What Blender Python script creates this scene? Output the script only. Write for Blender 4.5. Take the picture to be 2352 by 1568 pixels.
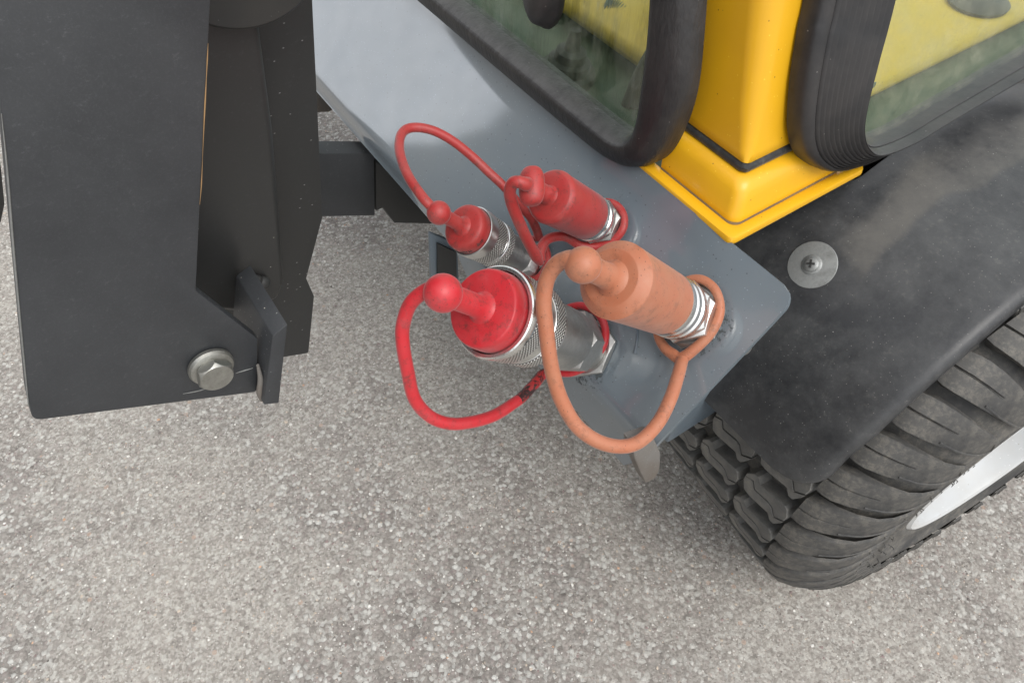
import bpy, bmesh, math, random
import numpy as np
from mathutils import Vector, Matrix

# ---------------------------------------------------------------- camera, sky, sun, exposure
SC = bpy.context.scene
for o in list(bpy.data.objects):
    bpy.data.objects.remove(o)
COL = SC.collection
FPX, PITCH, CAMH = 1711.0, math.radians(52), 1.0
cam_data = bpy.data.cameras.new("camera")
cam = bpy.data.objects.new("camera", cam_data)
COL.objects.link(cam)
cam.location = (0, 0, CAMH)
cam.rotation_euler = (math.radians(90) - PITCH, 0, 0)
cam_data.sensor_width = 36
cam_data.lens = FPX / 2352 * 36
cam_data.clip_start = 0.02
cam_data.clip_end = 400
SC.camera = cam

SUN_EL, SUN_AZ = math.radians(56), math.radians(150)      # azimuth clockwise from +Y
world = bpy.data.worlds.new("World")
SC.world = world
world.use_nodes = True
wn = world.node_tree.nodes
wl = world.node_tree.links
wn.clear()
w_out = wn.new("ShaderNodeOutputWorld")
w_bg = wn.new("ShaderNodeBackground")
w_sky = wn.new("ShaderNodeTexSky")
w_sky.sky_type = 'NISHITA'
w_sky.sun_disc = False
w_sky.sun_elevation = SUN_EL
w_sky.sun_rotation = SUN_AZ
w_sky.dust_density = 4.0
w_sky.air_density = 1.0
w_sky.ozone_density = 1.0
w_hs = wn.new("ShaderNodeHueSaturation")                  # overcast: most of the blue is gone
w_hs.inputs["Saturation"].default_value = 0.28
wl.new(w_sky.outputs[0], w_hs.inputs["Color"])
w_mix = wn.new("ShaderNodeMixRGB")                        # an even layer of cloud over the clear sky
w_mix.inputs[0].default_value = 0.7
w_mix.inputs[2].default_value = (6.4, 6.55, 6.8, 1)
wl.new(w_hs.outputs[0], w_mix.inputs[1])
wl.new(w_mix.outputs[0], w_bg.inputs["Color"])
w_bg.inputs["Strength"].default_value = 0.11
wl.new(w_bg.outputs[0], w_out.inputs[0])
sun_data = bpy.data.lights.new("sun", 'SUN')
sun_data.energy = 0.75
sun_data.angle = math.radians(32)
sun_data.color = (1.0, 0.965, 0.92)
sun = bpy.data.objects.new("sun", sun_data)
COL.objects.link(sun)
sun.rotation_euler = (math.radians(90) - SUN_EL, 0, math.pi - SUN_AZ)
sun.location = (2, -3, 6)
SC.view_settings.view_transform = 'Standard'
SC.view_settings.look = 'None'
SC.view_settings.gamma = 1
SC.view_settings.use_curve_mapping = False
SC.view_settings.exposure = 1.08

random.seed(4)
RNG = np.random.default_rng(7)

# ---------------------------------------------------------------- the machine's own frame: a outward (to the wheel side), b forward, z up
YAW = math.radians(-56)
A_ = np.array([math.cos(YAW), math.sin(YAW), 0.0])
B_ = np.array([-math.sin(YAW), math.cos(YAW), 0.0])
Z_ = np.array([0.0, 0.0, 1.0])
R_ = np.array([A_, B_, Z_])
EYE = R_ @ np.array([0, 0, CAMH])
UPc = np.array([0, math.sin(PITCH), math.cos(PITCH)])
BKc = np.array([0, -math.cos(PITCH), math.sin(PITCH)])


def ray(u, v):
    """direction (machine frame) of the line of sight through a measured point of the photograph"""
    return R_ @ (np.array([1.0, 0, 0]) * ((u - 1176) / FPX) - UPc * ((v - 784) / FPX) - BKc)


def hit(u, v, n, d):
    r = ray(u, v)
    n = np.asarray(n, float)
    return EYE + r * ((d - n @ EYE) / (n @ r))


def V(*p):
    return np.array(p, float)


def unit(v):
    v = np.asarray(v, float)
    return v / np.linalg.norm(v)


def world_of(p):
    return A_ * p[0] + B_ * p[1] + Z_ * p[2]


# ---------------------------------------------------------------- materials
def nt(name):
    m = bpy.data.materials.new(name)
    m.use_nodes = True
    t = m.node_tree
    b = t.nodes["Principled BSDF"]
    return m, t, b


def node(t, kind, **kw):
    n = t.nodes.new("ShaderNode" + kind)
    for k, v in kw.items():
        if k in n.inputs:
            n.inputs[k].default_value = v
        else:
            setattr(n, k, v)
    return n


def coords(t, kind="Object", scale=(1, 1, 1), rot=(0, 0, 0)):
    c = node(t, "TexCoord")
    m = node(t, "Mapping")
    m.inputs["Scale"].default_value = scale
    m.inputs["Rotation"].default_value = rot
    t.links.new(c.outputs[kind], m.inputs[0])
    return m.outputs[0]


def noise(t, vec, scale, detail=4, rough=.55, dist=0):
    n = node(t, "TexNoise")
    n.inputs["Scale"].default_value = scale
    n.inputs["Detail"].default_value = detail
    n.inputs["Roughness"].default_value = rough
    n.inputs["Distortion"].default_value = dist
    t.links.new(vec, n.inputs["Vector"])
    return n.outputs["Fac"]


def ramp(t, fac, stops, interp='LINEAR'):
    r = node(t, "ValToRGB")
    r.color_ramp.interpolation = interp
    el = r.color_ramp.elements
    while len(el) < len(stops):
        el.new(0.5)
    for e, (p, c) in zip(el, stops):
        e.position = p
        e.color = (c, c, c, 1) if isinstance(c, (int, float)) else (*c, 1)
    t.links.new(fac, r.inputs[0])
    return r.outputs[0]


def mixc(t, fac, c1, c2, mode='MIX'):
    m = node(t, "Mix", data_type='RGBA', blend_type=mode)
    for s, k in ((fac, 0), (c1, 6), (c2, 7)):
        if hasattr(s, "is_output"):
            t.links.new(s, m.inputs[k])
        elif k == 0:
            m.inputs[k].default_value = s
        else:
            m.inputs[k].default_value = (*s, 1)
    return m.outputs[2]


def math_(t, op, a, b=None):
    m = node(t, "Math", operation=op)
    for i, s in enumerate((a, b)):
        if s is None:
            continue
        if hasattr(s, "is_output"):
            t.links.new(s, m.inputs[i])
        else:
            m.inputs[i].default_value = s
    return m.outputs[0]


def bump(t, b, h, strength=.3, dist=.001, prev=None):
    n = node(t, "Bump")
    n.inputs["Strength"].default_value = strength
    n.inputs["Distance"].default_value = dist
    t.links.new(h, n.inputs["Height"])
    if prev is not None:
        t.links.new(prev, n.inputs["Normal"])
    t.links.new(n.outputs[0], b.inputs["Normal"])
    return n.outputs[0]


def specks(t, vec, scale, size, keep):
    """sparse small dots: 1 inside a dot"""
    v = node(t, "TexVoronoi")
    v.inputs["Scale"].default_value = scale
    t.links.new(vec, v.inputs["Vector"])
    d = math_(t, 'LESS_THAN', v.outputs["Distance"], size)
    sep = node(t, "SeparateColor")
    t.links.new(v.outputs["Color"], sep.inputs[0])
    k = math_(t, 'LESS_THAN', sep.outputs[0], keep)
    return math_(t, 'MULTIPLY', d, k)


def mat_paint(name, base, rough, dirt_col, dirt=.25, spec=.5, peel=.05, dark=(.05, .05, .05), chips=.02, coat=0.0, ior=1.5, coat_ior=1.5, grime=()):
    m, t, b = nt(name)
    vec = coords(t)
    big = noise(t, vec, 14, 5, .6)
    d = ramp(t, big, [(.35, 0), (.75, 1)])
    d = math_(t, 'MULTIPLY', d, dirt)
    c = mixc(t, d, base, dirt_col)
    s1 = specks(t, vec, 260, .16, chips * 4)
    c = mixc(t, math_(t, 'MULTIPLY', s1, .75), c, dark)
    s2 = specks(t, vec, 420, .2, chips * 5)
    c = mixc(t, math_(t, 'MULTIPLY', s2, .45), c, tuple(min(1, x * 1.8 + .1) for x in base))
    r = math_(t, 'ADD', math_(t, 'MULTIPLY', noise(t, vec, 45, 5, .65), .22), rough - .09)
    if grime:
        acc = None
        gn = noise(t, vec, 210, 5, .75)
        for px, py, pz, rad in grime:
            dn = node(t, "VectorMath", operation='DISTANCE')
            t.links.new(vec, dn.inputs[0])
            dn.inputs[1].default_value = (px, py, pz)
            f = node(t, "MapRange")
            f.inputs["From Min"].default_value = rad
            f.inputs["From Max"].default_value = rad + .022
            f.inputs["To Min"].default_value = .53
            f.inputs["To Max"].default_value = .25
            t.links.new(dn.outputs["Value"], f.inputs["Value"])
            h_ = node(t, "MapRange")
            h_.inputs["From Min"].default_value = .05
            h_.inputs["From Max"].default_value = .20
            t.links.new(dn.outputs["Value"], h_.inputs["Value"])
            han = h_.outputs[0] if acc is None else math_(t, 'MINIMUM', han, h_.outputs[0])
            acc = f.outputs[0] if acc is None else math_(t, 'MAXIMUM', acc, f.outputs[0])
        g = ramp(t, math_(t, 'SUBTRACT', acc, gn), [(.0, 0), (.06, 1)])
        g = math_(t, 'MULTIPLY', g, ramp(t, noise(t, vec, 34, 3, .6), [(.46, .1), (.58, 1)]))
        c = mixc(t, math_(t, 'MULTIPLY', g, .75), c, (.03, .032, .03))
        r = math_(t, 'ADD', r, math_(t, 'MULTIPLY', g, .5))
        # handled, greasy-dusty paint round the couplers has lost most of its gloss
        han = math_(t, 'ADD', math_(t, 'MULTIPLY', han, .72), .22)
        han = math_(t, 'MULTIPLY', han, ramp(t, noise(t, vec, 30, 5, .7), [(.3, 1), (.75, .8)]))
        t.links.new(math_(t, 'MULTIPLY', han, math_(t, 'SUBTRACT', 1.0, g)), b.inputs["Coat Weight"])
    t.links.new(c, b.inputs["Base Color"])
    t.links.new(r, b.inputs["Roughness"])
    b.inputs["IOR"].default_value = ior
    b.inputs["Coat Weight"].default_value = coat
    b.inputs["Coat Roughness"].default_value = .075 if coat >= 1 else .05
    b.inputs["Coat IOR"].default_value = coat_ior
    bump(t, b, noise(t, vec, 130, 2, .5), peel, .001)
    return m


M = {}
M["grey_plain"] = mat_paint("grey_chassis_paint", (.105, .135, .163), .35, (.17, .185, .185), .4, peel=.03, chips=.03)
M["yellow"] = mat_paint("yellow_gloss_paint", (.76, .412, .010), .36, (.60, .30, .02), .4, peel=.02, dark=(.25, .12, .02), chips=.010, coat=.10)
M["yellow_in"] = mat_paint("yellow_inner_paint", (.75, .47, .05), .5, (.52, .38, .10), .6, peel=.05, dark=(.2, .15, .05))
M["sill"] = mat_paint("dark_green_inner_sill", (.075, .115, .085), .6, (.16, .17, .11), .8)


def mat_steel_black(name, base=(.024, .026, .029), dust=(.115, .12, .125), amt=.5, rough=.44, dots=.26):
    m, t, b = nt(name)
    vec = coords(t)
    vs = coords(t, scale=(1, .6, 1), rot=(.55, 0, 0))
    d = ramp(t, noise(t, vec, 9, 6, .7), [(.3, .15), (.75, 1)])
    streak = ramp(t, noise(t, vs, 300, 5, .85), [(.57, 0), (.70, 1)])
    fine = ramp(t, noise(t, vec, 900, 2, .8), [(.5, 0), (.8, 1)])
    c = mixc(t, math_(t, 'MULTIPLY', d, amt * .5), base, dust)
    c = mixc(t, math_(t, 'MULTIPLY', math_(t, 'MULTIPLY', streak, d), amt * .95), c, (.14, .145, .15))
    c = mixc(t, math_(t, 'MULTIPLY', fine, amt * .35), c, dust)
    v = node(t, "TexVoronoi")
    v.inputs["Scale"].default_value = 120
    t.links.new(vec, v.inputs["Vector"])
    c = mixc(t, math_(t, 'MULTIPLY', specks(t, vec, 120, .07, dots), .8), c, (.55, .53, .46))
    c = mixc(t, math_(t, 'MULTIPLY', specks(t, vs, 330, .16, dots), .6), c, (.36, .36, .35))
    t.links.new(c, b.inputs["Base Color"])
    t.links.new(math_(t, 'ADD', math_(t, 'MULTIPLY', d, .18), rough), b.inputs["Roughness"])
    bump(t, b, noise(t, vec, 420, 3, .6), .10, .0006)
    return m


M["black_steel"] = mat_steel_black("black_powder_coat")
M["black_steel_in"] = mat_steel_black("black_powder_coat_clean", (.028, .0285, .028), (.055, .052, .045), .3, .46, .03)
M["black_plain"] = mat_paint("plain_black_paint", (.020, .0205, .020), .5, (.045, .042, .036), .5, chips=.004, dark=(.01, .01, .01))
M["black_gloss"] = mat_steel_black("black_glossy_edge", (.026, .0265, .026), (.055, .053, .048), .25, .30, .03)
M["rust_steel"] = mat_paint("bare_rusty_steel", (.165, .16, .15), .7, (.12, .09, .065), .9, dark=(.05, .03, .02), chips=.05, peel=.4)
M["edge_wood"] = mat_paint("worn_orange_edge", (.36, .22, .10), .7, (.2, .12, .05), .8, peel=.3)


def mat_plastic():
    m, t, b = nt("black_fender_plastic")
    vec = coords(t)
    d = ramp(t, noise(t, vec, 12, 8, .74), [(.40, 0), (.70, 1)])
    c = mixc(t, math_(t, 'MULTIPLY', d, .62), (.024, .025, .027), (.098, .100, .100))
    fine = ramp(t, noise(t, vec, 160, 4, .75), [(.55, 0), (.8, 1)])
    c = mixc(t, math_(t, 'MULTIPLY', math_(t, 'MULTIPLY', fine, d), .6), c, (.17, .165, .15))
    # pale tan band below the cab side, with its own wavy outline
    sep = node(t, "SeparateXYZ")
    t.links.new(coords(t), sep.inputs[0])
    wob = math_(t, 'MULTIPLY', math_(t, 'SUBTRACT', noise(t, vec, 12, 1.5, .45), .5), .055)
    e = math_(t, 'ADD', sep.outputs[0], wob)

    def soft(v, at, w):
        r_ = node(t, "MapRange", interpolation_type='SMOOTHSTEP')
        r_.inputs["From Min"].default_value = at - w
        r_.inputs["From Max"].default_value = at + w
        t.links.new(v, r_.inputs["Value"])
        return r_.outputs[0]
    lo = soft(e, PALE_BAND[0] - .004, .012)
    hi = math_(t, 'SUBTRACT', 1.0, soft(e, PALE_BAND[1], .004))
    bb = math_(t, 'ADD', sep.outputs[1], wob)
    s0 = soft(bb, PALE_BAND[2] + .012, .010)
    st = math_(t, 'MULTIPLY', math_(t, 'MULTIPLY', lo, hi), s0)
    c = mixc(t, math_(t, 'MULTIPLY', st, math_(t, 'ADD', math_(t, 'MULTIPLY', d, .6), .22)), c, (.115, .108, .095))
    c = mixc(t, math_(t, 'MULTIPLY', specks(t, vec, 170, .08, .06), .6), c, (.32, .31, .29))
    c = mixc(t, math_(t, 'MULTIPLY', specks(t, vec, 380, .16, .2), .5), c, (.22, .215, .20))
    t.links.new(c, b.inputs["Base Color"])
    r = math_(t, 'ADD', math_(t, 'MULTIPLY', d, .2), .36)
    r = math_(t, 'ADD', r, math_(t, 'MULTIPLY', st, .12))
    t.links.new(r, b.inputs["Roughness"])
    bump(t, b, noise(t, vec, 600, 2, .6), .12, .0005)
    return m


def mat_rubber(name, base, dusty, rough=.55, dirt=(.06, .03, .025), amt=.5, black=0.0):
    m, t, b = nt(name)
    vec = coords(t)
    n1 = noise(t, vec, 55, 6, .7)
    d = ramp(t, n1, [(.35, 0), (.72, 1)])
    c = mixc(t, math_(t, 'MULTIPLY', d, amt), base, dusty)
    g = ramp(t, noise(t, vec, 80, 7, .85), [(.52, 0), (.66, 1)])
    c = mixc(t, math_(t, 'MULTIPLY', g, .72), c, dirt)
    lt = ramp(t, noise(t, vec, 38, 5, .7), [(.52, 0), (.75, 1)])
    c = mixc(t, math_(t, 'MULTIPLY', lt, .22), c, tuple(min(1, x * 1.15 + .10) for x in dusty))
    c = mixc(t, math_(t, 'MULTIPLY', specks(t, vec, 520, .2, .12), .7), c, (.03, .02, .02))
    if black:
        k = ramp(t, noise(t, vec, 95, 5, .75, .6), [(.47, 0), (.52, 1)])
        c = mixc(t, math_(t, 'MULTIPLY', k, black), c, (.012, .010, .010))
    t.links.new(c, b.inputs["Base Color"])
    b.inputs["Roughness"].default_value = rough
    b.inputs["Sheen Weight"].default_value = .18
    b.inputs["Sheen Roughness"].default_value = .4
    b.inputs["Subsurface Weight"].default_value = 0
    bump(t, b, noise(t, vec, 700, 4, .6), .12, .0005)
    return m


M["red"] = mat_rubber("bright_red_rubber", (.50, .016, .024), (.46, .055, .06), .42)
M["red_dull"] = mat_rubber("dull_red_rubber", (.37, .022, .021), (.33, .07, .06), .5)
M["red_scuffed"] = mat_rubber("scuffed_red_rubber", (.40, .02, .02), (.25, .03, .03), .5, black=.95)
M["orange"] = mat_rubber("faded_orange_rubber", (.40, .132, .064), (.40, .175, .10), .5, dirt=(.17, .075, .042), amt=.75)


def mat_tyre(name="tyre_rubber", base=(.050, .050, .049), dusty=(.135, .130, .118)):
    m, t, b = nt(name)
    vec = coords(t)
    d = ramp(t, noise(t, vec, 18, 6, .7), [(.35, 0), (.75, 1)])
    c = mixc(t, math_(t, 'MULTIPLY', d, .8), base, dusty)
    f2 = ramp(t, noise(t, vec, 120, 5, .8), [(.46, 0), (.60, 1)])
    c = mixc(t, math_(t, 'MULTIPLY', math_(t, 'MULTIPLY', f2, d), .6), c, (.25, .225, .185))
    c = mixc(t, math_(t, 'MULTIPLY', ramp(t, noise(t, vec, 30, 4, .7), [(.58, 0), (.75, 1)]), .5), c, (.035, .035, .036))
    t.links.new(c, b.inputs["Base Color"])
    b.inputs["Roughness"].default_value = .68
    bump(t, b, noise(t, vec, 320, 4, .65), .3, .0012)
    return m


M["tyre"] = mat_tyre("tyre_rubber", (.040, .040, .0395), (.125, .120, .109))
M["tread"] = mat_tyre("worn_tread_rubber", (.085, .085, .082), (.20, .193, .175))


def mat_seal(name, fine):
    m, t, b = nt(name)
    vec = coords(t)
    d = ramp(t, noise(t, vec, 30, 6, .7), [(.35, 0), (.8, 1)])
    c = mixc(t, math_(t, 'MULTIPLY', d, .6), (.018, .018, .019), (.065, .058, .054))
    c = mixc(t, math_(t, 'MULTIPLY', specks(t, vec, 260, .13, .035), .6), c, (.26, .25, .23))
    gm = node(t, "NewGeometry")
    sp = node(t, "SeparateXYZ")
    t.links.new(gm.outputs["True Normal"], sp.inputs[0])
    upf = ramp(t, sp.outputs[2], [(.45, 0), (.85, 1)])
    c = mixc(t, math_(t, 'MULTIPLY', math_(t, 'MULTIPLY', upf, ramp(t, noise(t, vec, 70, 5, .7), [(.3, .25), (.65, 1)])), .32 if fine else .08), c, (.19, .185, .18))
    t.links.new(c, b.inputs["Base Color"])
    b.inputs["Roughness"].default_value = .42
    vb = coords(t, scale=(1, 1, .35))
    bump(t, b, noise(t, vb, 170, 3, .6), .5 if fine else .1, .002)
    return m


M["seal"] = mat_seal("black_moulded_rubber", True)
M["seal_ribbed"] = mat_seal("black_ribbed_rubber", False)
M["groove_strip"] = mat_paint("brown_groove_strip", (.20, .12, .04), .7, (.06, .045, .03), .9, peel=.2)
M["gasket"] = mat_rubber("black_sealing_strip", (.015, .015, .015), (.06, .06, .055), .7, (.1, .1, .09))


def mat_metal(name, base, rough, dirt=.4, knurl=0, col2=(.10, .10, .095)):
    m, t, b = nt(name)
    vec = coords(t)
    d = ramp(t, noise(t, vec, 60, 6, .7), [(.4, 0), (.75, 1)])
    c = mixc(t, math_(t, 'MULTIPLY', d, dirt), base, col2)
    b.inputs["Metallic"].default_value = 1
    h = noise(t, vec, 380, 4, .7)
    if knurl:
        uv = node(t, "TexCoord").outputs["UV"]
        hs = []
        for sgn in (1, -1):
            sep = node(t, "SeparateXYZ")
            t.links.new(uv, sep.inputs[0])
            ph = math_(t, 'ADD', math_(t, 'MULTIPLY', sep.outputs[0], knurl), math_(t, 'MULTIPLY', sep.outputs[1], sgn * knurl))
            hs.append(math_(t, 'PINGPONG', ph, 1.0))
        k = math_(t, 'MULTIPLY', hs[0], hs[1])
        c = mixc(t, ramp(t, k, [(.02, 1), (.22, 0)]), c, (.10, .098, .09))
        bump(t, b, k, .9, .0011)
    else:
        bump(t, b, h, .12, .0006)
    t.links.new(c, b.inputs["Base Color"])
    t.links.new(math_(t, 'ADD', math_(t, 'MULTIPLY', d, .25), rough), b.inputs["Roughness"])
    return m


M["zinc"] = mat_metal("zinc_plated_steel", (.74, .74, .72), .30, .3)
M["zinc_dull"] = mat_metal("dull_zinc_steel", (.52, .52, .50), .42, .5)
M["bright"] = mat_metal("bright_machined_steel", (.78, .78, .76), .2, .25)
M["knurl"] = mat_metal("knurled_steel", (.80, .80, .77), .3, .2, knurl=1.0)
M["washer"] = mat_metal("galvanised_washer", (.40, .41, .40), .58, .7, col2=(.20, .20, .19))
M["bolt"] = mat_metal("weathered_bolt_zinc", (.44, .44, .41), .45, .7, col2=(.17, .16, .13))
M["rim"] = mat_paint("white_rim_paint", (.54, .56, .57), .38, (.42, .37, .30), .5, dark=(.3, .25, .2))


def mat_glass(name, tint, dirt_col, amount, streak):
    m, t, b = nt(name)
    b.inputs["Base Color"].default_value = (*tint, 1)
    out = t.nodes["Material Output"]
    tr = node(t, "BsdfTransparent")
    tr.inputs["Color"].default_value = (*tint, 1)
    gl = node(t, "BsdfGlossy")
    gl.inputs["Roughness"].default_value = .03
    lw = node(t, "LayerWeight", Blend=.5)
    sch = math_(t, 'ADD', math_(t, 'MULTIPLY', math_(t, 'POWER', lw.outputs["Facing"], 5.0), .9), .035)
    df = node(t, "BsdfDiffuse")
    df.inputs["Color"].default_value = (*dirt_col, 1)
    if streak:
        mo = ramp(t, noise(t, coords(t, scale=(1, 1, .5)), 26, 6, .75), [(.40, (.05, .065, .035)), (.52, dirt_col), (.66, (.50, .54, .49))])
        t.links.new(mo, df.inputs["Color"])
    m1 = node(t, "MixShader")
    t.links.new(sch, m1.inputs[0])
    t.links.new(tr.outputs[0], m1.inputs[1])
    t.links.new(gl.outputs[0], m1.inputs[2])
    v1 = coords(t, scale=(1, 1, .10 if streak else 1))
    s = ramp(t, noise(t, v1, 75, 6, .75), [(.46, 0), (.62, 1)] if streak else [(.42, 0), (.78, 1)])
    v2 = coords(t)
    s2 = ramp(t, noise(t, v2, 22, 6, .65), [(.35, .25), (.75, 1)])
    d = math_(t, 'MULTIPLY', math_(t, 'ADD', math_(t, 'MULTIPLY', s, .8), .25), s2)
    d = math_(t, 'MULTIPLY', d, amount)
    m2 = node(t, "MixShader")
    t.links.new(d, m2.inputs[0])
    t.links.new(m1.outputs[0], m2.inputs[1])
    t.links.new(df.outputs[0], m2.inputs[2])
    t.links.new(m2.outputs[0], out.inputs["Surface"])
    return m


M["glass_rear"] = mat_glass("grimy_rear_glass", (.80, .86, .80), (.26, .29, .22), .52, True)
M["glass_side"] = mat_glass("dusty_side_glass", (.86, .92, .88), (.50, .48, .36), .36, False)


def mat_ground():
    m, t, b = nt("exposed_aggregate_asphalt")
    vec = coords(t)
    grit = node(t, "Attribute", attribute_name="grit").outputs["Fac"]
    fine = noise(t, vec, 420, 4, .7)
    mid = noise(t, vec, 95, 5, .7)
    big = noise(t, vec, 9, 5, .65)
    v1 = node(t, "TexVoronoi")
    v1.inputs["Scale"].default_value = 180
    t.links.new(vec, v1.inputs["Vector"])
    s1 = node(t, "SeparateColor")
    t.links.new(v1.outputs["Color"], s1.inputs[0])
    v2 = node(t, "TexVoronoi")
    v2.inputs["Scale"].default_value = 330
    t.links.new(vec, v2.inputs["Vector"])
    s2 = node(t, "SeparateColor")
    t.links.new(v2.outputs["Color"], s2.inputs[0])
    paste = ramp(t, mid, [(.32, (.21, .19, .168)), (.5, (.38, .352, .315)), (.68, (.56, .525, .475))])
    paste = mixc(t, .55, paste, ramp(t, s2.outputs[0], [(0, (.13, .115, .103)), (.5, (.33, .305, .275)), (1, (.60, .575, .53))]))
    paste = mixc(t, math_(t, 'MULTIPLY', ramp(t, big, [(.45, 0), (.7, 1)]), .3), paste, (.46, .425, .38))
    stone = ramp(t, s1.outputs[0], [(0, (.10, .088, .083)), (.25, (.19, .165, .155)), (.45, (.26, .24, .225)), (.6, (.19, .15, .147)),
                                    (.75, (.37, .36, .34)), (.9, (.50, .49, .47)), (1, (.62, .62, .60))])
    stone = mixc(t, 1.0, stone, ramp(t, v1.outputs["Distance"], [(.3, 1), (.75, .6)]), 'MULTIPLY')
    g = ramp(t, math_(t, 'ADD', grit, math_(t, 'MULTIPLY', math_(t, 'SUBTRACT', mid, .5), .9)), [(.1, .3), (.85, .8)])
    c = mixc(t, math_(t, 'MULTIPLY', g, .85), paste, stone)
    c = mixc(t, 1.0, c, (1.05, 1.055, 1.04), 'MULTIPLY')
    odd = specks(t, vec, 60, .2, .06)
    c = mixc(t, math_(t, 'MULTIPLY', odd, .5), c, (.46, .32, .24))
    t.links.new(c, b.inputs["Base Color"])
    b.inputs["Roughness"].default_value = .85
    h = math_(t, 'ADD', math_(t, 'MULTIPLY', math_(t, 'MULTIPLY', v1.outputs["Distance"], g), -.8), math_(t, 'MULTIPLY', fine, .5))
    h = math_(t, 'ADD', h, math_(t, 'MULTIPLY', mid, .9))
    bump(t, b, h, .75, .0035)
    return m


M["ground"] = mat_ground()


def mat_attr(name):
    m, t, b = nt(name)
    a = node(t, "Attribute", attribute_name="stone_colour")
    n = noise(t, coords(t), 500, 3, .6)
    c = mixc(t, 1.0, a.outputs["Color"], ramp(t, n, [(.3, .8), (.7, 1.1)]), 'MULTIPLY')
    t.links.new(c, b.inputs["Base Color"])
    b.inputs["Roughness"].default_value = .75
    return m


M["pebble"] = mat_attr("stone_chips")

# ---------------------------------------------------------------- object helpers
ORIGIN = {}


def top(name, origin, label, cat, group=None, mesh=None, mat=None):
    o = bpy.data.objects.new(name, mesh)
    COL.objects.link(o)
    o.location = world_of(origin)
    o.rotation_euler = (0, 0, YAW)
    o["label"] = label
    o["category"] = cat
    if group:
        o["group"] = group
    ORIGIN[o.name] = np.asarray(origin, float)
    if mat:
        o.data.materials.append(mat)
    return o


def mesh_from(name, verts, faces, smooth=True):
    me = bpy.data.meshes.new(name)
    me.from_pydata([tuple(map(float, v)) for v in verts], [], faces)
    me.validate()
    me.update()
    if smooth:
        me.polygons.foreach_set("use_smooth", [True] * len(me.polygons))
    return me


def part(name, verts, faces, mat, parent, smooth=True, origin=None, bevel=0, seg=2, label=None, kind=None, sharp=None, fix=True):
    verts = np.asarray(verts, float)
    if origin is None:
        origin = (verts.min(0) + verts.max(0)) / 2
    origin = np.asarray(origin, float)
    me = mesh_from(name, verts - origin, faces, smooth)
    if fix:
        bm = bmesh.new()
        bm.from_mesh(me)
        bmesh.ops.remove_doubles(bm, verts=bm.verts, dist=1e-6)
        bmesh.ops.recalc_face_normals(bm, faces=bm.faces)
        if bevel:
            es = [e for e in bm.edges if len(e.link_faces) == 2 and e.calc_face_angle(0) > math.radians(25)]
            bmesh.ops.bevel(bm, geom=es, offset=bevel, segments=seg, profile=.5, affect='EDGES', clamp_overlap=True)
        bm.to_mesh(me)
        bm.free()
    if smooth:
        me.polygons.foreach_set("use_smooth", [True] * len(me.polygons))
        me.set_sharp_from_angle(angle=math.radians(sharp if sharp else 32))
    me.materials.append(mat)
    o = bpy.data.objects.new(name, me)
    COL.objects.link(o)
    o.parent = parent
    o.location = origin - ORIGIN[parent.name]
    ORIGIN[o.name] = origin
    if label:
        o["label"] = label
    if kind:
        o["kind"] = kind
    return o


def empty_part(name, origin, parent, label=None):
    o = bpy.data.objects.new(name, None)
    COL.objects.link(o)
    o.parent = parent
    o.location = np.asarray(origin, float) - ORIGIN[parent.name]
    ORIGIN[o.name] = np.asarray(origin, float)
    if label:
        o["label"] = label
    return o


def grid_faces(nu, nv, closed_v=False, flip=False):
    f = []
    for i in range(nu - 1):
        for j in range(nv if closed_v else nv - 1):
            k = (j + 1) % nv
            q = (i * nv + j, i * nv + k, (i + 1) * nv + k, (i + 1) * nv + j)
            f.append(q[::-1] if flip else q)
    return f


def frame_of(ax):
    ax = unit(ax)
    x = unit(np.cross(V(1, 0, 0) if abs(ax[0]) < .8 else V(0, 0, 1), ax))
    return x, np.cross(ax, x), ax


def lathe_geo(org, ax, prof, seg=64, hexed=None, cap=True, rot=0.0):
    """rings (r, h) about the axis; hexed = apothem of a hexagon that trims the rings"""
    x, y, z = frame_of(ax)
    vs = []
    for r, h in prof:
        for j in range(seg):
            th = 2 * math.pi * j / seg + rot
            rr = r
            if hexed:
                m = ((th - rot) % (math.pi / 3)) - math.pi / 6
                rr = min(r, hexed / math.cos(m))
            vs.append(org + (x * math.cos(th) + y * math.sin(th)) * rr + z * h)
    fs = grid_faces(len(prof), seg, True)
    if cap:
        fs.append(tuple(range(seg))[::-1])
        n0 = (len(prof) - 1) * seg
        fs.append(tuple(range(n0, n0 + seg)))
    return vs, fs


def lathe(name, org, ax, prof, mat, parent, seg=64, hexed=None, rot=0.0, label=None, knurl_uv=None, sharp=None, cap=True):
    vs, fs = lathe_geo(org, ax, prof, seg, hexed, cap, rot)
    o = part(name, vs, fs, mat, parent, origin=org, label=label, sharp=sharp or 28)
    if knurl_uv:
        n_around, pitch = knurl_uv
        x, y, z = frame_of(ax)
        me = o.data
        uv = me.uv_layers.new(name="UVMap")
        for poly in me.polygons:
            angs = []
            for li in poly.loop_indices:
                p = np.array(me.vertices[me.loops[li].vertex_index].co)
                angs.append(math.atan2(p @ y, p @ x))
            for li, a in zip(poly.loop_indices, angs):
                if max(angs) - min(angs) > math.pi and a < 0:
                    a += 2 * math.pi
                p = np.array(me.vertices[me.loops[li].vertex_index].co)
                uv.data[li].uv = (a / (2 * math.pi) * n_around, (p @ z) / pitch)
    return o


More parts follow.
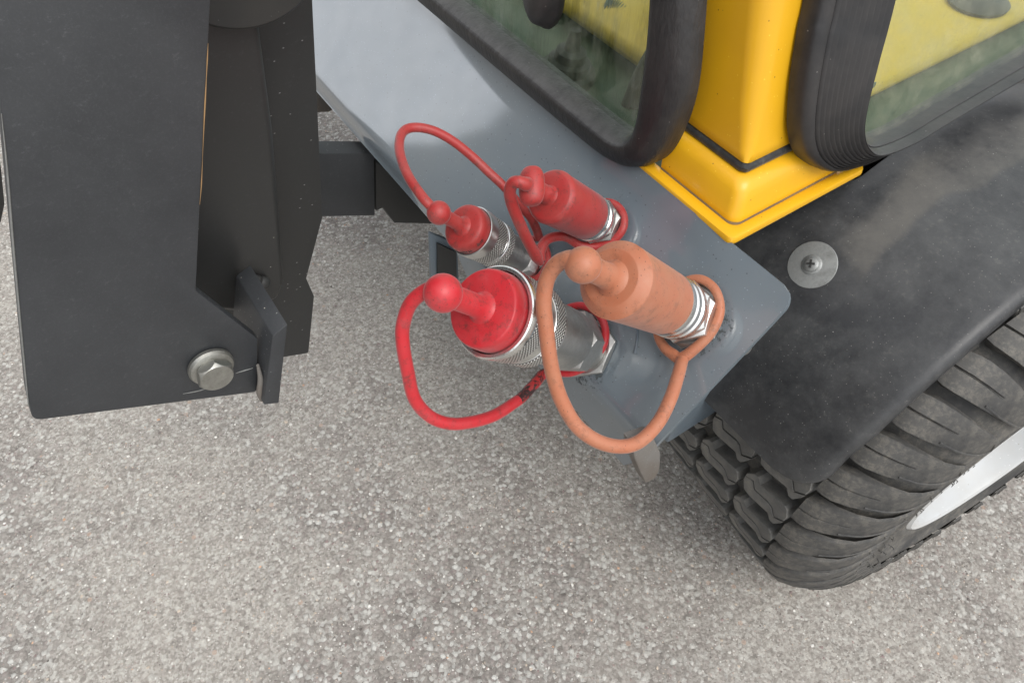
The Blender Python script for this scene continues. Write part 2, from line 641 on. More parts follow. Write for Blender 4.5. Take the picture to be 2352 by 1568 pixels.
def catmull(pts, n=10, closed=False):
    P = np.asarray(pts, float)
    if closed:
        Q = np.vstack([P[-1:], P, P[:2]])
    else:
        Q = np.vstack([2 * P[0] - P[1], P, 2 * P[-1] - P[-2]])
    out = []
    for i in range(1, len(Q) - 2):
        p0, p1, p2, p3 = Q[i - 1:i + 3]
        for k in range(n):
            t = k / n
            out.append(.5 * ((2 * p1) + (-p0 + p2) * t + (2 * p0 - 5 * p1 + 4 * p2 - p3) * t * t + (-p0 + 3 * p1 - 3 * p2 + p3) * t ** 3))
    if not closed:
        out.append(Q[-2])
    return np.array(out)


def tube_geo(path, rad, seg=14, closed=False):
    P = np.asarray(path)
    n = len(P)
    rad = np.broadcast_to(rad, n) if np.ndim(rad) == 0 else np.interp(np.linspace(0, 1, n), np.linspace(0, 1, len(rad)), rad)
    T = np.gradient(P, axis=0)
    if closed:
        T = np.roll(P, -1, 0) - np.roll(P, 1, 0)
    T = T / np.linalg.norm(T, axis=1)[:, None]
    x, y, _ = frame_of(T[0])
    vs = []
    for i in range(n):
        x = unit(x - T[i] * (x @ T[i]))
        y = np.cross(T[i], x)
        for j in range(seg):
            th = 2 * math.pi * j / seg
            vs.append(P[i] + (x * math.cos(th) + y * math.sin(th)) * rad[i])
    fs = grid_faces(n, seg, True)
    if closed:
        # join the last ring to the first with the twist that lines them up best
        base = (n - 1) * seg
        best = min(range(seg), key=lambda s: sum(np.linalg.norm(vs[base + j] - vs[(j + s) % seg]) for j in range(0, seg, 3)))
        for j in range(seg):
            fs.append((base + j, base + (j + 1) % seg, (j + 1 + best) % seg, (j + best) % seg))
    else:
        fs.append(tuple(range(seg))[::-1])
        fs.append(tuple(range((n - 1) * seg, n * seg)))
    return vs, fs


def tube(name, path, rad, mat, parent, seg=14, closed=False, label=None):
    vs, fs = tube_geo(path, rad, seg, closed)
    return part(name, vs, fs, mat, parent, label=label, sharp=60)


def merge(*geos):
    V_, F_ = [], []
    for v, f in geos:
        n = len(V_)
        V_ += [np.asarray(p) for p in v]
        F_ += [tuple(i + n for i in q) for q in f]
    return V_, F_


def prism_geo(poly, d):
    """closed outline extruded by the vector d"""
    n = len(poly)
    poly = [np.asarray(p, float) for p in poly]
    vs = poly + [p + d for p in poly]
    fs = [tuple(range(n))[::-1], tuple(range(n, 2 * n))]
    fs += [(i, (i + 1) % n, n + (i + 1) % n, n + i) for i in range(n)]
    return vs, fs


def round_poly(poly, radii, seg=6):
    out = []
    n = len(poly)
    for i in range(n):
        p0, p1, p2 = (np.asarray(poly[(i + k) % n], float) for k in (-1, 0, 1))
        r = radii[i] if np.ndim(radii) else radii
        if r <= 0:
            out.append(p1)
            continue
        u0, u1 = unit(p0 - p1), unit(p2 - p1)
        half = math.acos(max(-1, min(1, u0 @ u1))) / 2
        d = min(r / math.tan(half), .45 * np.linalg.norm(p0 - p1), .45 * np.linalg.norm(p2 - p1))
        for k in range(seg + 1):
            t = k / seg
            out.append((1 - t) ** 2 * (p1 + u0 * d) + 2 * t * (1 - t) * p1 + t * t * (p1 + u1 * d))
    return out


def sphere_geo(c, r, ax=(0, 0, 1), sq=1.0, nu=16, nv=28):
    return lathe_geo(c, ax, [(max(1e-5, r * math.sin(math.pi * i / nu)), -r * sq * math.cos(math.pi * i / nu)) for i in range(nu + 1)], nv)


# ---------------------------------------------------------------- fixed measures (metres, machine frame)
PHI = math.radians(42)
NP = V(0, -math.sin(PHI), math.cos(PHI))           # outward normal of the sloping rear plate
SP = V(0, math.cos(PHI), math.sin(PHI))            # up its slope
DP = 0.18886
KA, KB, KZ = -0.2470, 0.3694, 0.5960               # lower rear corner of the cab
WC = V(-0.2246, 0.701, 0.289)                      # wheel centre
WYAW = math.radians(-5.5)                            # the wheel is steered a little
TR = 0.289                                         # tyre radius


def on_plate(u, v, h=0.0):
    return hit(u, v, NP, DP + h)


def plate_pt(a, s, h=0.0):
    return V(a, 0, 0) + SP * s + NP * (DP + h)


def rear_pt(u, v, off=0.0):                         # rear face of the cab
    return hit(u, v, V(0, 1, -.05), KB + off - .05 * KZ)


def side_pt(u, v, off=0.0):                         # side face of the cab
    return hit(u, v, V(1, 0, .25), KA - off + .25 * KZ)


def fender_r(th):
    t = min(1, max(0, (th - math.radians(35)) / math.radians(50)))
    return .333 - .034 * t * t * (3 - 2 * t)


def fender_pt(a, th, dr=0.0):
    r = fender_r(th) + dr
    return V(a, WC[1] - r * math.cos(th), WC[2] + r * math.sin(th))


def on_fender(u, v, dr=0.0):
    d = ray(u, v)
    lo, hi = .3, None
    t = .3
    while t < 1.6:
        p = EYE + d * t
        x, y = WC[1] - p[1], p[2] - WC[2]
        th = math.atan2(y, x)
        if math.hypot(x, y) < fender_r(th) + dr:
            break
        t += .0005
    return EYE + d * t, th


_, _th = on_fender(1930, 560)
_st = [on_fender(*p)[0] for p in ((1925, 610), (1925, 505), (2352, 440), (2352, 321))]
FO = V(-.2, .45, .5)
PALE_BAND = (-.20 + .2, -.135 + .2, .425 - .45)
PALE_BAND = ((_st[1][0] + _st[3][0]) / 2 + .2, (_st[0][0] + _st[2][0]) / 2 + .2, _st[0][1] - .45 - .005)
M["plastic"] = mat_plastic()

# ================================================================ ground
def value_noise(x, y, cell, seed):
    """smooth lattice noise in 0..1"""
    g = np.random.default_rng(seed).random((256, 256))
    fx, fy = x / cell, y / cell
    ix, iy = np.floor(fx).astype(int), np.floor(fy).astype(int)
    tx, ty = fx - ix, fy - iy
    tx, ty = tx * tx * (3 - 2 * tx), ty * ty * (3 - 2 * ty)
    q = lambda a, b_: g[a % 256, b_ % 256]
    return (q(ix, iy) * (1 - tx) + q(ix + 1, iy) * tx) * (1 - ty) + (q(ix, iy + 1) * (1 - tx) + q(ix + 1, iy + 1) * tx) * ty


def grit_at(x, y):
    """how far the surface is worn down to bare stone: patches of several sizes"""
    v = .42 * value_noise(x, y, .42, 1) + .30 * value_noise(x + 3, y, .17, 2) + .20 * value_noise(x, y + 5, .07, 3) + .14 * value_noise(x, y, .03, 4)
    return np.clip((v - .30) / .42, 0, 1)


def build_ground():
    gx = np.concatenate([[-150, -40, -12, -4], np.linspace(-2.4, 2.4, 321), [4, 12, 40, 150]])
    gy = np.concatenate([[-150, -40, -12, -3], np.linspace(-.6, 3.4, 267), [5, 12, 40, 150]])
    XX, YY = np.meshgrid(gx, gy, indexing="ij")
    vs = np.stack([XX, YY, np.zeros_like(XX)], -1).reshape(-1, 3)
    me = mesh_from("ground", vs, grid_faces(len(gx), len(gy), flip=True), False)
    g = bpy.data.objects.new("ground", me)
    COL.objects.link(g)
    me.materials.append(M["ground"])
    at = me.attributes.new("grit", 'FLOAT', 'POINT')
    at.data.foreach_set("value", grit_at(vs[:, 0], vs[:, 1]).astype(np.float32))
    g["kind"] = "structure"
    g["label"] = "pale worn asphalt with exposed stone chips under the machine"
    # stone chips bedded in the surface
    N = 330000
    x = RNG.uniform(-1.75, 1.75, N)
    y = RNG.uniform(.1, 2.5, N)
    keep = np.abs(x) < .75 + .38 * y
    x, y = x[keep], y[keep]
    k = grit_at(x, y) * .28 + .42 > RNG.random(len(x))
    x, y = x[k], y[k]
    N = len(x)
    s = .0007 + .0021 * RNG.beta(1.4, 4.2, N) + .0014 * (RNG.random(N) > .94)
    base = np.array([(1, 0, 0), (.5, .87, 0), (-.5, .87, 0), (-1, 0, 0), (-.5, -.87, 0), (.5, -.87, 0), (.35, .1, .75), (-.3, .2, .8), (0, -.35, .7)])
    nv = len(base)
    jit = base[None] * RNG.uniform(.62, 1.2, (N, nv, 1))
    el = RNG.uniform(.6, 1.0, N)
    jit[:, :, 1] *= el[:, None]
    jit[:, :, 2] *= .7
    th = RNG.uniform(0, 2 * np.pi, N)
    c, sn = np.cos(th)[:, None], np.sin(th)[:, None]
    X = (jit[:, :, 0] * c - jit[:, :, 1] * sn) * s[:, None] + x[:, None]
    Y = (jit[:, :, 0] * sn + jit[:, :, 1] * c) * s[:, None] + y[:, None]
    Z = jit[:, :, 2] * s[:, None] - .0002
    co = np.stack([X, Y, Z], -1).reshape(-1, 3)
    fb = np.array([(6, 7, 8), (0, 1, 6), (1, 2, 7), (1, 7, 6), (2, 3, 7), (3, 4, 8), (3, 8, 7), (4, 5, 8), (5, 0, 6), (5, 6, 8)])
    fc = (fb[None] + (np.arange(N) * nv)[:, None, None]).reshape(-1)
    me = bpy.data.meshes.new("stone_chips")
    me.vertices.add(N * nv)
    me.vertices.foreach_set("co", co.astype(np.float32).ravel())
    nf = N * len(fb)
    me.loops.add(nf * 3)
    me.loops.foreach_set("vertex_index", fc.astype(np.int32))
    me.polygons.add(nf)
    me.polygons.foreach_set("loop_start", (np.arange(nf) * 3).astype(np.int32))
    me.update(calc_edges=True)
    pal = np.array([(.50, .495, .475), (.60, .595, .575), (.37, .335, .31), (.23, .18, .175), (.44, .38, .32), (.14, .125, .118), (.29, .235, .22), (.46, .30, .21)])
    pc = RNG.choice(len(pal), N, p=[.22, .15, .19, .14, .12, .09, .07, .02])
    colr = pal[pc] * RNG.uniform(.84, 1.28, (N, 1)) * np.array([1.02, 1.0, .965])
    at = me.attributes.new("stone_colour", 'FLOAT_COLOR', 'FACE')
    fcol = np.repeat(np.concatenate([colr, np.ones((N, 1))], 1), len(fb), 0)
    at.data.foreach_set("color", fcol.astype(np.float32).ravel())
    me.materials.append(M["pebble"])
    o = bpy.data.objects.new("gravel", me)
    COL.objects.link(o)
    o["kind"] = "stuff"
    o["label"] = "small pale and brown stone chips bedded in the asphalt"
    o["category"] = "gravel"


build_ground()

# ================================================================ the machine
mach = top("compact_loader", V(WC[0], WC[1], 0), "yellow and grey compact loader with black fender, turf tyre and grey rear coupling plate", "loader")

# ---- rear plate: main slope, softly bent upper strip, rounded end corner, folded lower flange
S0, SCR, STOP = .5075, .6480, .6740


def plate_profile(bend):
    pr = []
    low = plate_pt(0, S0)
    r = .026
    # flange below, then the fold, then the slope, then the upper bend
    ang0 = math.radians(90)      # direction of the flange (straight up)
    pts = [V(0, low[1] + .0005, low[2] - .046)]
    c = low + V(0, r * .35, -r * 1.0)
    for k in range(7):
        t = k / 6
        th = ang0 * (1 - t) + PHI * t
        # point on the fold arc
        nn = V(0, -math.sin(th), math.cos(th))
        pts.append(low + SP * r * .62 - NP * r + nn * r + V(0, 0, 0))
    pts.append(plate_pt(0, .56))
    pts.append(plate_pt(0, .61))
    th0 = PHI
    p = plate_pt(0, SCR - .010)
    pts.append(p)
    for k in range(6):
        th0 += math.radians(bend) / 6
        p = p + V(0, math.cos(th0), math.sin(th0)) * .0035
        pts.append(p)
    for k in range(7):
        p = p + V(0, math.cos(th0), math.sin(th0)) * .0022
        pts.append(p)
    return pts


PO = V(-.4, .3, .5)
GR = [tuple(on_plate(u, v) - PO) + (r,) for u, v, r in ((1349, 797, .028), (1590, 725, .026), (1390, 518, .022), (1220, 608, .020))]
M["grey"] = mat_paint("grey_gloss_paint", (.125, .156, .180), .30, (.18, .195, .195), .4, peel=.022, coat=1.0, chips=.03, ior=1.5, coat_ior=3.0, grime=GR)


def build_plate():
    pr, pr2 = plate_profile(4), plate_profile(17)
    n = len(pr)
    A1 = -.1825
    vs, top_idx = [], []
    acols = [-1.6, -1.2, -.9, -.7, -.475, -.445, -.4, -.33, -.295, -.275, -.255, -.235, -.215]
    ncol = len(acols) + 5
    L = [0]
    for i in range(1, n):
        L.append(L[-1] + np.linalg.norm(pr[i] - pr[i - 1]))
    for i, p in enumerate(pr):
        dist = L[-1] - L[i]
        rc = .014
        cut = 0 if dist > rc else rc - math.sqrt(max(0, rc * rc - (rc - dist) ** 2))
        dist0 = L[i]
        cut2 = 0 if dist0 > .030 else .02 * (1 - dist0 / .030)
        end = A1 - cut - cut2 - .012 * (1 - (i / n))*0
        cols = acols + [-.204, -.198, -.192, -.187, -.1825]
        for a in cols:
            k_ = min(1, max(0, (-.205 - a) / .09))
            k_ = k_ * k_ * (3 - 2 * k_)
            pq = p * (1 - k_) + pr2[i] * k_
            zz = pq[2]
            if i == 0 and a < -.45:
                zz = pr[1][2] - .004
            vs.append(V(min(a, end) if a > -.215 else a, pq[1], zz))
    fs = grid_faces(n, ncol)
    # thickness 5 mm inward
    nrm = []
    for i in range(n):
        t = unit(pr[min(n - 1, i + 1)] - pr[max(0, i - 1)])
        nrm.append(V(0, t[2], -t[1]))
    m = len(vs)
    vs2 = [v + nrm[i // ncol] * .005 for i, v in enumerate(vs)]
    fs2 = [tuple(q + m for q in f[::-1]) for f in fs]
    rim = [i * ncol + ncol - 1 for i in range(n)]
    rim_top = [(n - 1) * ncol + j for j in range(ncol)]
    rim_bot = list(range(ncol))
    side = []
    for lst in (rim, rim_top, rim_bot):
        for q, r in zip(lst[:-1], lst[1:]):
            side.append((q, r, r + m, q + m))
    return part("rear_plate", vs + vs2, fs + fs2 + side, M["grey"], mach, sharp=40, fix=True, origin=PO)


build_plate()

dr = [plate_pt(0, 0)] * 0 + [on_plate(u, v, .0002) for u, v in ((1464, 752), (1464, 775), (1461, 795), (1458, 812))]
tube("paint_run", catmull(dr, 5), [.0008, .0011, .0010, .0017], M["grey_plain"], mach, 8)

# short tab under the plate's end
tabp = [hit(u, v, V(1, 0, 0), -.176) for u, v in ((1452, 1018), (1500, 1000), (1518, 1040), (1516, 1078), (1506, 1098), (1484, 1110), (1470, 1082), (1457, 1050))]
part("mounting_tab", *prism_geo(tabp, V(-.011, 0, 0)), M["rust_steel"], mach, bevel=.0015)
bp = plate_pt(-.181, .60) - NP * .006
lathe("plate_bolt", hit(1697, 790, V(0, 0, 1), bp[2] - .008), -NP, [(.0001, 0), (.007, 0), (.008, .002), (.008, .009), (.006, .011), (.0001, .011)], M["zinc_dull"], mach, 24)

# ---- parts of the chassis seen below the plate
def slab(name, pix, a, depth, mat, parent, bev=.002, label=None):
    pts = [hit(u, v, V(1, 0, 0), a) for u, v in pix]
    return part(name, *prism_geo(pts, V(-depth, 0, 0)), mat, parent, bevel=bev, label=label)


slab("chassis_leg", [(988, 535), (1052, 560), (1056, 690), (992, 690)], -.52, .006, M["grey_plain"], mach)
slab("chassis_plate", [(1006, 560), (1048, 580), (1050, 682), (1006, 682)], -.516, .003, M["black_steel_in"], mach, 0)
slab("hose_bracket", [(725, 205), (752, 228), (766, 252), (755, 259), (738, 259), (722, 262)], -.86, .02, M["rust_steel"], mach)

part("chassis_beam", *prism_geo([V(-1.5, .345, .34), V(-.23, .345, .34), V(-.23, .42, .34), V(-1.5, .42, .34)], V(0, 0, .10)), M["grey_plain"], mach, bevel=.003)
part("chassis_bracket", *prism_geo([V(-.5265, .286, .40), V(-.510, .286, .40), V(-.510, .346, .40), V(-.5265, .346, .40)], V(0, 0, .035)), M["grey_plain"], mach)

# ---- fender
def build_fender():
    edge_px = [(1870, 1095), (1930, 1060), (2000, 1003), (2100, 909), (2200, 822), (2300, 735), (2352, 690)]
    eth, ea = [], []
    for u, v in edge_px:
        p, th = on_fender(u, v)
        eth.append(th)
        ea.append(p[0])
    ea[0] = ea[1] - .002
    th0 = eth[0] - math.radians(4.5)
    ea[0] = ea[1]
    ths = [th0 + (math.radians(108) - th0) * (i / 70) ** 1.15 for i in range(71)]
    prof = [(-.22, 0), (-.155, 0), (-.12, 0), (-.08, 0), (-.05, 0), (-.03, 0), (-.018, 0), (-.010, -.0003), (-.006, -.0012), (-.003, -.003), (-.001, -.0055), (0, -.009), (0, -.013)]
    vs = []
    for th in ths:
        ae = float(np.interp(th, eth, ea))
        arc = (th - th0) * .333
        rc = .034
        cut = 0 if arc > rc else rc - math.sqrt(max(0, rc * rc - (rc - arc) ** 2))
        for w, dr in prof:
            w2 = w if w < -.1 else w * 1.0 - cut * (1 + w / .1 if w > -.1 else 0)
            rise = -.010 * max(0, (ae + w + .24) / .15) if False else 0
            zf = fender_pt(0, th)[2]
            lim = -.315 + .0535 * min(1, max(0, (zf - .535) / .03))
            vs.append(fender_pt(max(ae + w2 if w > -.2 else -.4, lim + (0 if w < -.2 else .0002)), th, dr + rise))
    nv = len(prof)
    fs = grid_faces(len(ths), nv)
    m = len(vs)
    back = []
    for i, th in enumerate(ths):
        for j in range(nv):
            p = vs[i * nv + j].copy()
            back.append(p - V(0, -math.cos(th), math.sin(th)) * .004)
    fs2 = [tuple(q + m for q in f[::-1]) for f in fs]
    side = [(j, j + 1, j + 1 + m, j + m) for j in range(nv - 1)]
    side += [(i * nv + nv - 1, (i + 1) * nv + nv - 1, (i + 1) * nv + nv - 1 + m, i * nv + nv - 1 + m) for i in range(len(ths) - 1)]
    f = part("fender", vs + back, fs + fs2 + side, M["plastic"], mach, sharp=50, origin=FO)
    # domed washer and cross-head screw
    c, th = on_fender(1866, 609, .0)
    ax = V(0, -math.cos(th), math.sin(th))
    w = lathe("washer", c, ax, [(.0001, 0.0), (.0212, 0.0), (.0214, .0008), (.0208, .0017), (.012, .0022), (.0001, .0022)], M["washer"], f, 48)
    hd = [(.0086, .0022), (.0088, .0030), (.0080, .0034), (.0068, .0036), (.0064, .0048), (.0052, .0056), (.0034, .0060), (.0001, .0061)]
    s = lathe("screw", c, ax, [(.0001, .0022)] + hd, M["washer"], f, 36)
    x, y, z = frame_of(ax)
    ang = math.radians(35)
    for k in range(2):
        d1 = x * math.cos(ang + k * math.pi / 2) + y * math.sin(ang + k * math.pi / 2)
        d2 = np.cross(z, d1)
        cc = c + z * .0056
        q = [cc + d1 * sx * .0036 + d2 * sy * .0009 for sx, sy in ((-1, -1), (1, -1), (1, 1), (-1, 1))]
        part("cross_recess", *prism_geo(q, z * .0013), M["black_steel_in"], s, smooth=False)
    return f


fender = build_fender()

# ---- wheel: carcass with open sidewall, tread blocks, shoulder lugs, white rim
def wheel_pt(w, r, th):
    """w along the axle (outward +), th measured from straight up towards the rear"""
    return V(WC[0] + w, WC[1] - r * math.sin(th), WC[2] + r * math.cos(th))


RC = TR - .0165
carc = [(-.150, RC - .012), (-.142, RC - .004), (-.10, RC - .001), (0, RC), (.11, RC - .001), (.135, RC - .005), (.152, RC - .014), (.166, RC - .030), (.177, RC - .048),
        (.181, RC - .068), (.1825, RC - .085), (.1822, RC - .093), (.1834, RC - .0945), (.1832, RC - .098), (.1817, RC - .0995), (.179, RC - .110), (.1765, RC - .122), (.1785, RC - .126), (.1785, RC - .130), (.176, RC - .136), (.168, RC - .144)]
carc = [(-w, r) for w, r in carc[::-1][:-1] if w > .01] + [c for c in carc if c[0] > -.12]


def revolve(prof, seg):
    vs = []
    for w, r in prof:
        for j in range(seg):
            vs.append(wheel_pt(w, r, 2 * math.pi * j / seg))
    return vs, grid_faces(len(prof), seg, True)


wheel_label = "black turf tyre on white rim"
tyre = part("tyre", *revolve(carc, 120), M["tyre"], mach, origin=WC, sharp=50, label=wheel_label)
WSH = V(.018, -.010, 0)
tyre.location = Vector(tyre.location) + Vector(WSH)
tyre.rotation_euler = (0, 0, WYAW)
RB = RC - .1445
rimp = [(.152, RB + .008), (.155, RB + .004), (.153, RB - .001), (.146, RB - .003), (.12, RB - .006), (.10, RB - .016), (.07, RB - .020), (.02, RB - .022), (0, RB - .03), (.004, RB - .06), (.008, .03), (.008, .001)]
rimp = [(w + .024, r) for w, r in rimp]
rim = part("rim", *revolve(rimp, 96), M["rim"], mach, origin=WC, sharp=50)
rim.location = Vector(rim.location) + Vector(WSH)
rim.rotation_euler = (0, 0, WYAW)

NP_ = 37
UPPER = [(.0, .60), (.12, .85), (.21, .88), (.32, .74), (.86, .96), (.93, .93), (1, .72), (.99, .52), (.835, .325), (.705, .525), (.60, .555), (.28, .435), (.17, .635), (.0, .52)]
LOWER = [(.0, .47), (.155, .585), (.265, .385), (.605, .503), (.69, .472), (.82, .270), (.99, .465), (.97, .34), (.88, .07), (.80, .05), (.70, .20), (.26, .03), (.10, .03), (.0, .32)]


def block_mesh(width, pitch_ang, fill=.80):
    """one S-shaped tread block, split by a sipe, at the top of the wheel, in wheel-centred coordinates"""
    def pt(x, c, r):
        th = (.5 - c) * pitch_ang
        return ((x - .5) * width, -r * math.sin(th), r * math.cos(th))
    bm = bmesh.new()
    for half in (UPPER, LOWER):
        poly = [(.04 + .92 * x, .5 + (y - .5) * fill) for x, y in half]
        rings = []
        for r, gx in ((TR - .0008, .97), (TR - .0018, 1.0), (RC - .003, 1.05)):
            cx = sum(p[0] for p in poly) / len(poly)
            cy = sum(p[1] for p in poly) / len(poly)
            k = gx if gx <= 1 else 1.0
            rings.append([bm.verts.new(pt(cx + (x - cx) * k, cy + (y - cy) * (k if gx <= 1 else 1.02), r)) for x, y in poly])
        n = len(poly)
        bm.faces.new(rings[0])
        for l1, l2 in zip(rings[:-1], rings[1:]):
            for i in range(n):
                bm.faces.new((l1[i], l1[(i + 1) % n], l2[(i + 1) % n], l2[i]))
    bmesh.ops.recalc_face_normals(bm, faces=bm.faces)
    me = bpy.data.meshes.new("tread_block")
    bm.to_mesh(me)
    bm.free()
    me.materials.append(M["tread"])
    return me


def lug_mesh():
    """shoulder lug: from the tread over the shoulder and down the sidewall"""
    mid = [(.1285, TR - .0010), (.136, TR - .0022), (.144, TR - .0045), (.156, TR - .013), (.168, TR - .026), (.1778, TR - .043), (.1830, TR - .060), (.1847, TR - .077), (.1850, TR - .092)]
    wid = [.68, .74, .76, .74, .70, .64, .58, .50, .34]
    shift = [.05, .02, -.02, -.08, -.14, -.20, -.26, -.31, -.36]
    pa = 2 * math.pi / NP_
    vs = []
    for (w, r), k, s in zip(mid, wid, shift):
        depth = .013 if w < .15 else (.008 if r > TR - .02 else (.0045 if r > TR - .035 else .0022))
        sip = .004 if w < .160 else 0
        nrm_w = 0 if w < .13 else min(1, (w - .13) / .03)
        for c, d in ((-k / 2 - .03, depth), (-k / 2, .0002), (-k / 2 + .02, 0), (-.035, 0), (-.02, sip), (.0, sip), (.015, 0), (k / 2 - .02, 0), (k / 2, .0002), (k / 2 + .03, depth)):
            th = (c + s) * pa
            rr = r - d * (1 - nrm_w * .75)
            ww = w - d * nrm_w
            vs.append((ww, -rr * math.sin(th), rr * math.cos(th)))
    fs = grid_faces(len(mid), 10)
    fs.append(tuple(range(10)))
    fs.append(tuple(range((len(mid) - 1) * 10, len(mid) * 10))[::-1])
    # moulded hook-shaped rib at the outer end of the lug
    ws, rs = [m_[0] for m_ in mid][::-1], [m_[1] for m_ in mid][::-1]
    hook = []
    for c_, r_ in ((-.02, TR - .022), (.0, TR - .040), (-.03, TR - .060), (-.08, TR - .080), (-.16, TR - .089), (-.30, TR - .086), (-.42, TR - .078)):
        sh_ = float(np.interp(r_, rs, shift[::-1]))
        w_ = float(np.interp(r_, rs, ws))
        th = (c_ + .30 + sh_) * pa
        hook.append(V(w_ + .0002, -r_ * math.sin(th), r_ * math.cos(th)))
    hv, hf = tube_geo(catmull(hook, 4), .0011, 6)
    vs, fs = merge((vs, fs), (hv, hf))
    me = mesh_from("shoulder_lug", vs, fs)
    bm = bmesh.new()
    bm.from_mesh(me)
    bmesh.ops.recalc_face_normals(bm, faces=bm.faces)
    bm.to_mesh(me)
    bm.free()
    me.polygons.foreach_set("use_smooth", [True] * len(me.polygons))
    me.set_sharp_from_angle(angle=math.radians(28))
    me.materials.append(M["tyre"])
    return me


PA = 2 * math.pi / NP_
bm_ = block_mesh(.063, PA)
lg_ = lug_mesh()


def wheel_piece(name, me, w, th):
    o = bpy.data.objects.new(name, me)
    COL.objects.link(o)
    o.parent = tyre
    o.location = (w, 0, 0)
    o.rotation_euler = (th, 0, 0)
    return o


random.seed(11)
for k in range(NP_):
    th = k * PA
    for col in range(4):
        wheel_piece("tread_block", bm_, .0625 * (col - 2) + .035, th + (.5 * PA if col % 2 else 0) + .18 * PA)
    wheel_piece("shoulder_lug", lg_, 0, th)

# moulded marks on the sidewall: short rubber whiskers
vv, ff = [], []
for k in range(34):
    th = math.radians(random.uniform(50, 175))
    w0, r0 = random.choice([(.1822, RC - .08), (.1824, RC - .09), (.1815, RC - .10), (.179, RC - .109)])
    p = wheel_pt(w0, r0, th)
    d = unit(V(1, random.uniform(-.6, .6), random.uniform(-.6, .6)))
    g = tube_geo(np.array([p, p + d * .004, p + d * .004 + V(.0, .0, -.003)]), [.0006, .0005, .0003], 5)
    vv, ff = merge((vv, ff), g)
part("rubber_whiskers", vv, ff, M["tyre"], tyre, kind="stuff")

# ---- cab corner: lip, skirt, gasket, pillar (L-shaped sections round the rear corner)
def corner_strip(secs, la, lb, seg=8):
    """secs: (inset rear, inset side, z, corner radius); la / lb: how far the sheet runs along the rear / side"""
    rows = []
    for ib, ia, z, r in secs:
        ca, cb = KA - ia, KB + ib
        row = [V(ca - la, cb, z), V(ca - la * .5, cb, z)]
        for k in range(seg + 1):
            th = math.pi / 2 * k / seg
            row.append(V(ca - r + r * math.sin(th), cb + r - r * math.cos(th), z))
        row += [V(ca, cb + lb * .5, z), V(ca, cb + lb, z)]
        rows.append(row)
    nv = len(rows[0])
    return [p for r in rows for p in r], grid_faces(len(rows), nv)


lip = [(.004, .004, KZ - .004, .004), (.0, .0, KZ - .003, .006), (-.0008, -.0008, KZ, .006), (.0002, .0002, KZ + .003, .006), (.004, .004, KZ + .0042, .006), (.010, .009, KZ + .0035, .007), (.0125, .0115, KZ + .002, .007)]
part("skirt_lip", *corner_strip(lip, .60, .150), M["yellow"], mach, sharp=45)
skirt = [(.0122, .0112, KZ + .0015, .007), (.0112, .0102, KZ + .004, .009), (.0118, .011, KZ + .009, .010), (.0150, .0138, KZ + .020, .010), (.0170, .0158, KZ + .0265, .010), (.0195, .0182, KZ + .0305, .010), (.0235, .022, KZ + .0335, .009), (.0300, .028, KZ + .0350, .007), (.044, .040, KZ + .0355, .005)]
part("skirt", *corner_strip(skirt, .085, .118), M["yellow"], mach, sharp=60)
sea = [(.0098, .0088, KZ + .0032, .010), (.0108, .0098, KZ + .0044, .009), (.0122, .0112, KZ + .0046, .008)]
part("groove_line", *corner_strip(sea, .085, .118), M["groove_strip"], mach, sharp=60)  # thin brown strip along the groove between lip and skirt
gas = [(.0300, .0290, KZ + .0345, .006), (.0275, .0262, KZ + .0362, .006), (.0272, .0258, KZ + .0400, .005), (.0300, .029, KZ + .0425, .004), (.0330, .032, KZ + .0430, .003)]
rows_ = 13
gv, gf = corner_strip(gas, .085, .118)
gv = [p + V(0, 0, .0010 * math.sin(p[1] * 900 + p[0] * 700) * (1 if p[1] > .41 else .3)) for p in gv]
part("gasket", gv, gf, M["gasket"], mach, sharp=60)
pil = []
for h, r in ((0, .002), (.0006, .004), (.003, .006), (.010, .009), (.04, .014), (.12, .018), (.3, .021), (.9, .024)):
    ins = .004 * max(0, 1 - h / .004) ** 2
    pil.append((.0285 + .05 * h + ins, .0270 + .22 * h + ins, KZ + .0400 + h, r))
part("pillar", *corner_strip(pil, .075, .118), M["yellow"], mach, sharp=60)

# ---- windows
def loft_seal(name, inner, outer, nrm, prof, mat, n=8, label=None):
    I, O = catmull(inner, n), catmull(outer, n)
    vs = []
    for p, q in zip(I, O):
        for w, d in prof:
            vs.append(p + (q - p) * w + nrm * d)
    return part(name, vs, grid_faces(len(I), len(prof), True), mat, mach, sharp=50, label=label)


NR = unit(V(0, -1, .05))
rin = [(-1.45, .612), (-1.0, .612), (-.70, .612), (-.55, .612), (-.44, .612), (-.395, .6125), (-.376, .6155), (-.3645, .6250), (-.3605, .6420), (-.3620, .67), (-.367, .72), (-.383, .80), (-.405, .90), (-.43, 1.0)]
rout = [(-1.45, .5795), (-1.0, .5795), (-.70, .5795), (-.55, .5790), (-.43, .580), (-.384, .5835), (-.357, .595), (-.338, .615), (-.3285, .643), (-.3255, .68), (-.3335, .725), (-.352, .80), (-.376, .90), (-.400, 1.0)]


def rear_plane(a, z, off=0.0):
    return V(a, KB + off + .05 * (z - KZ), z)


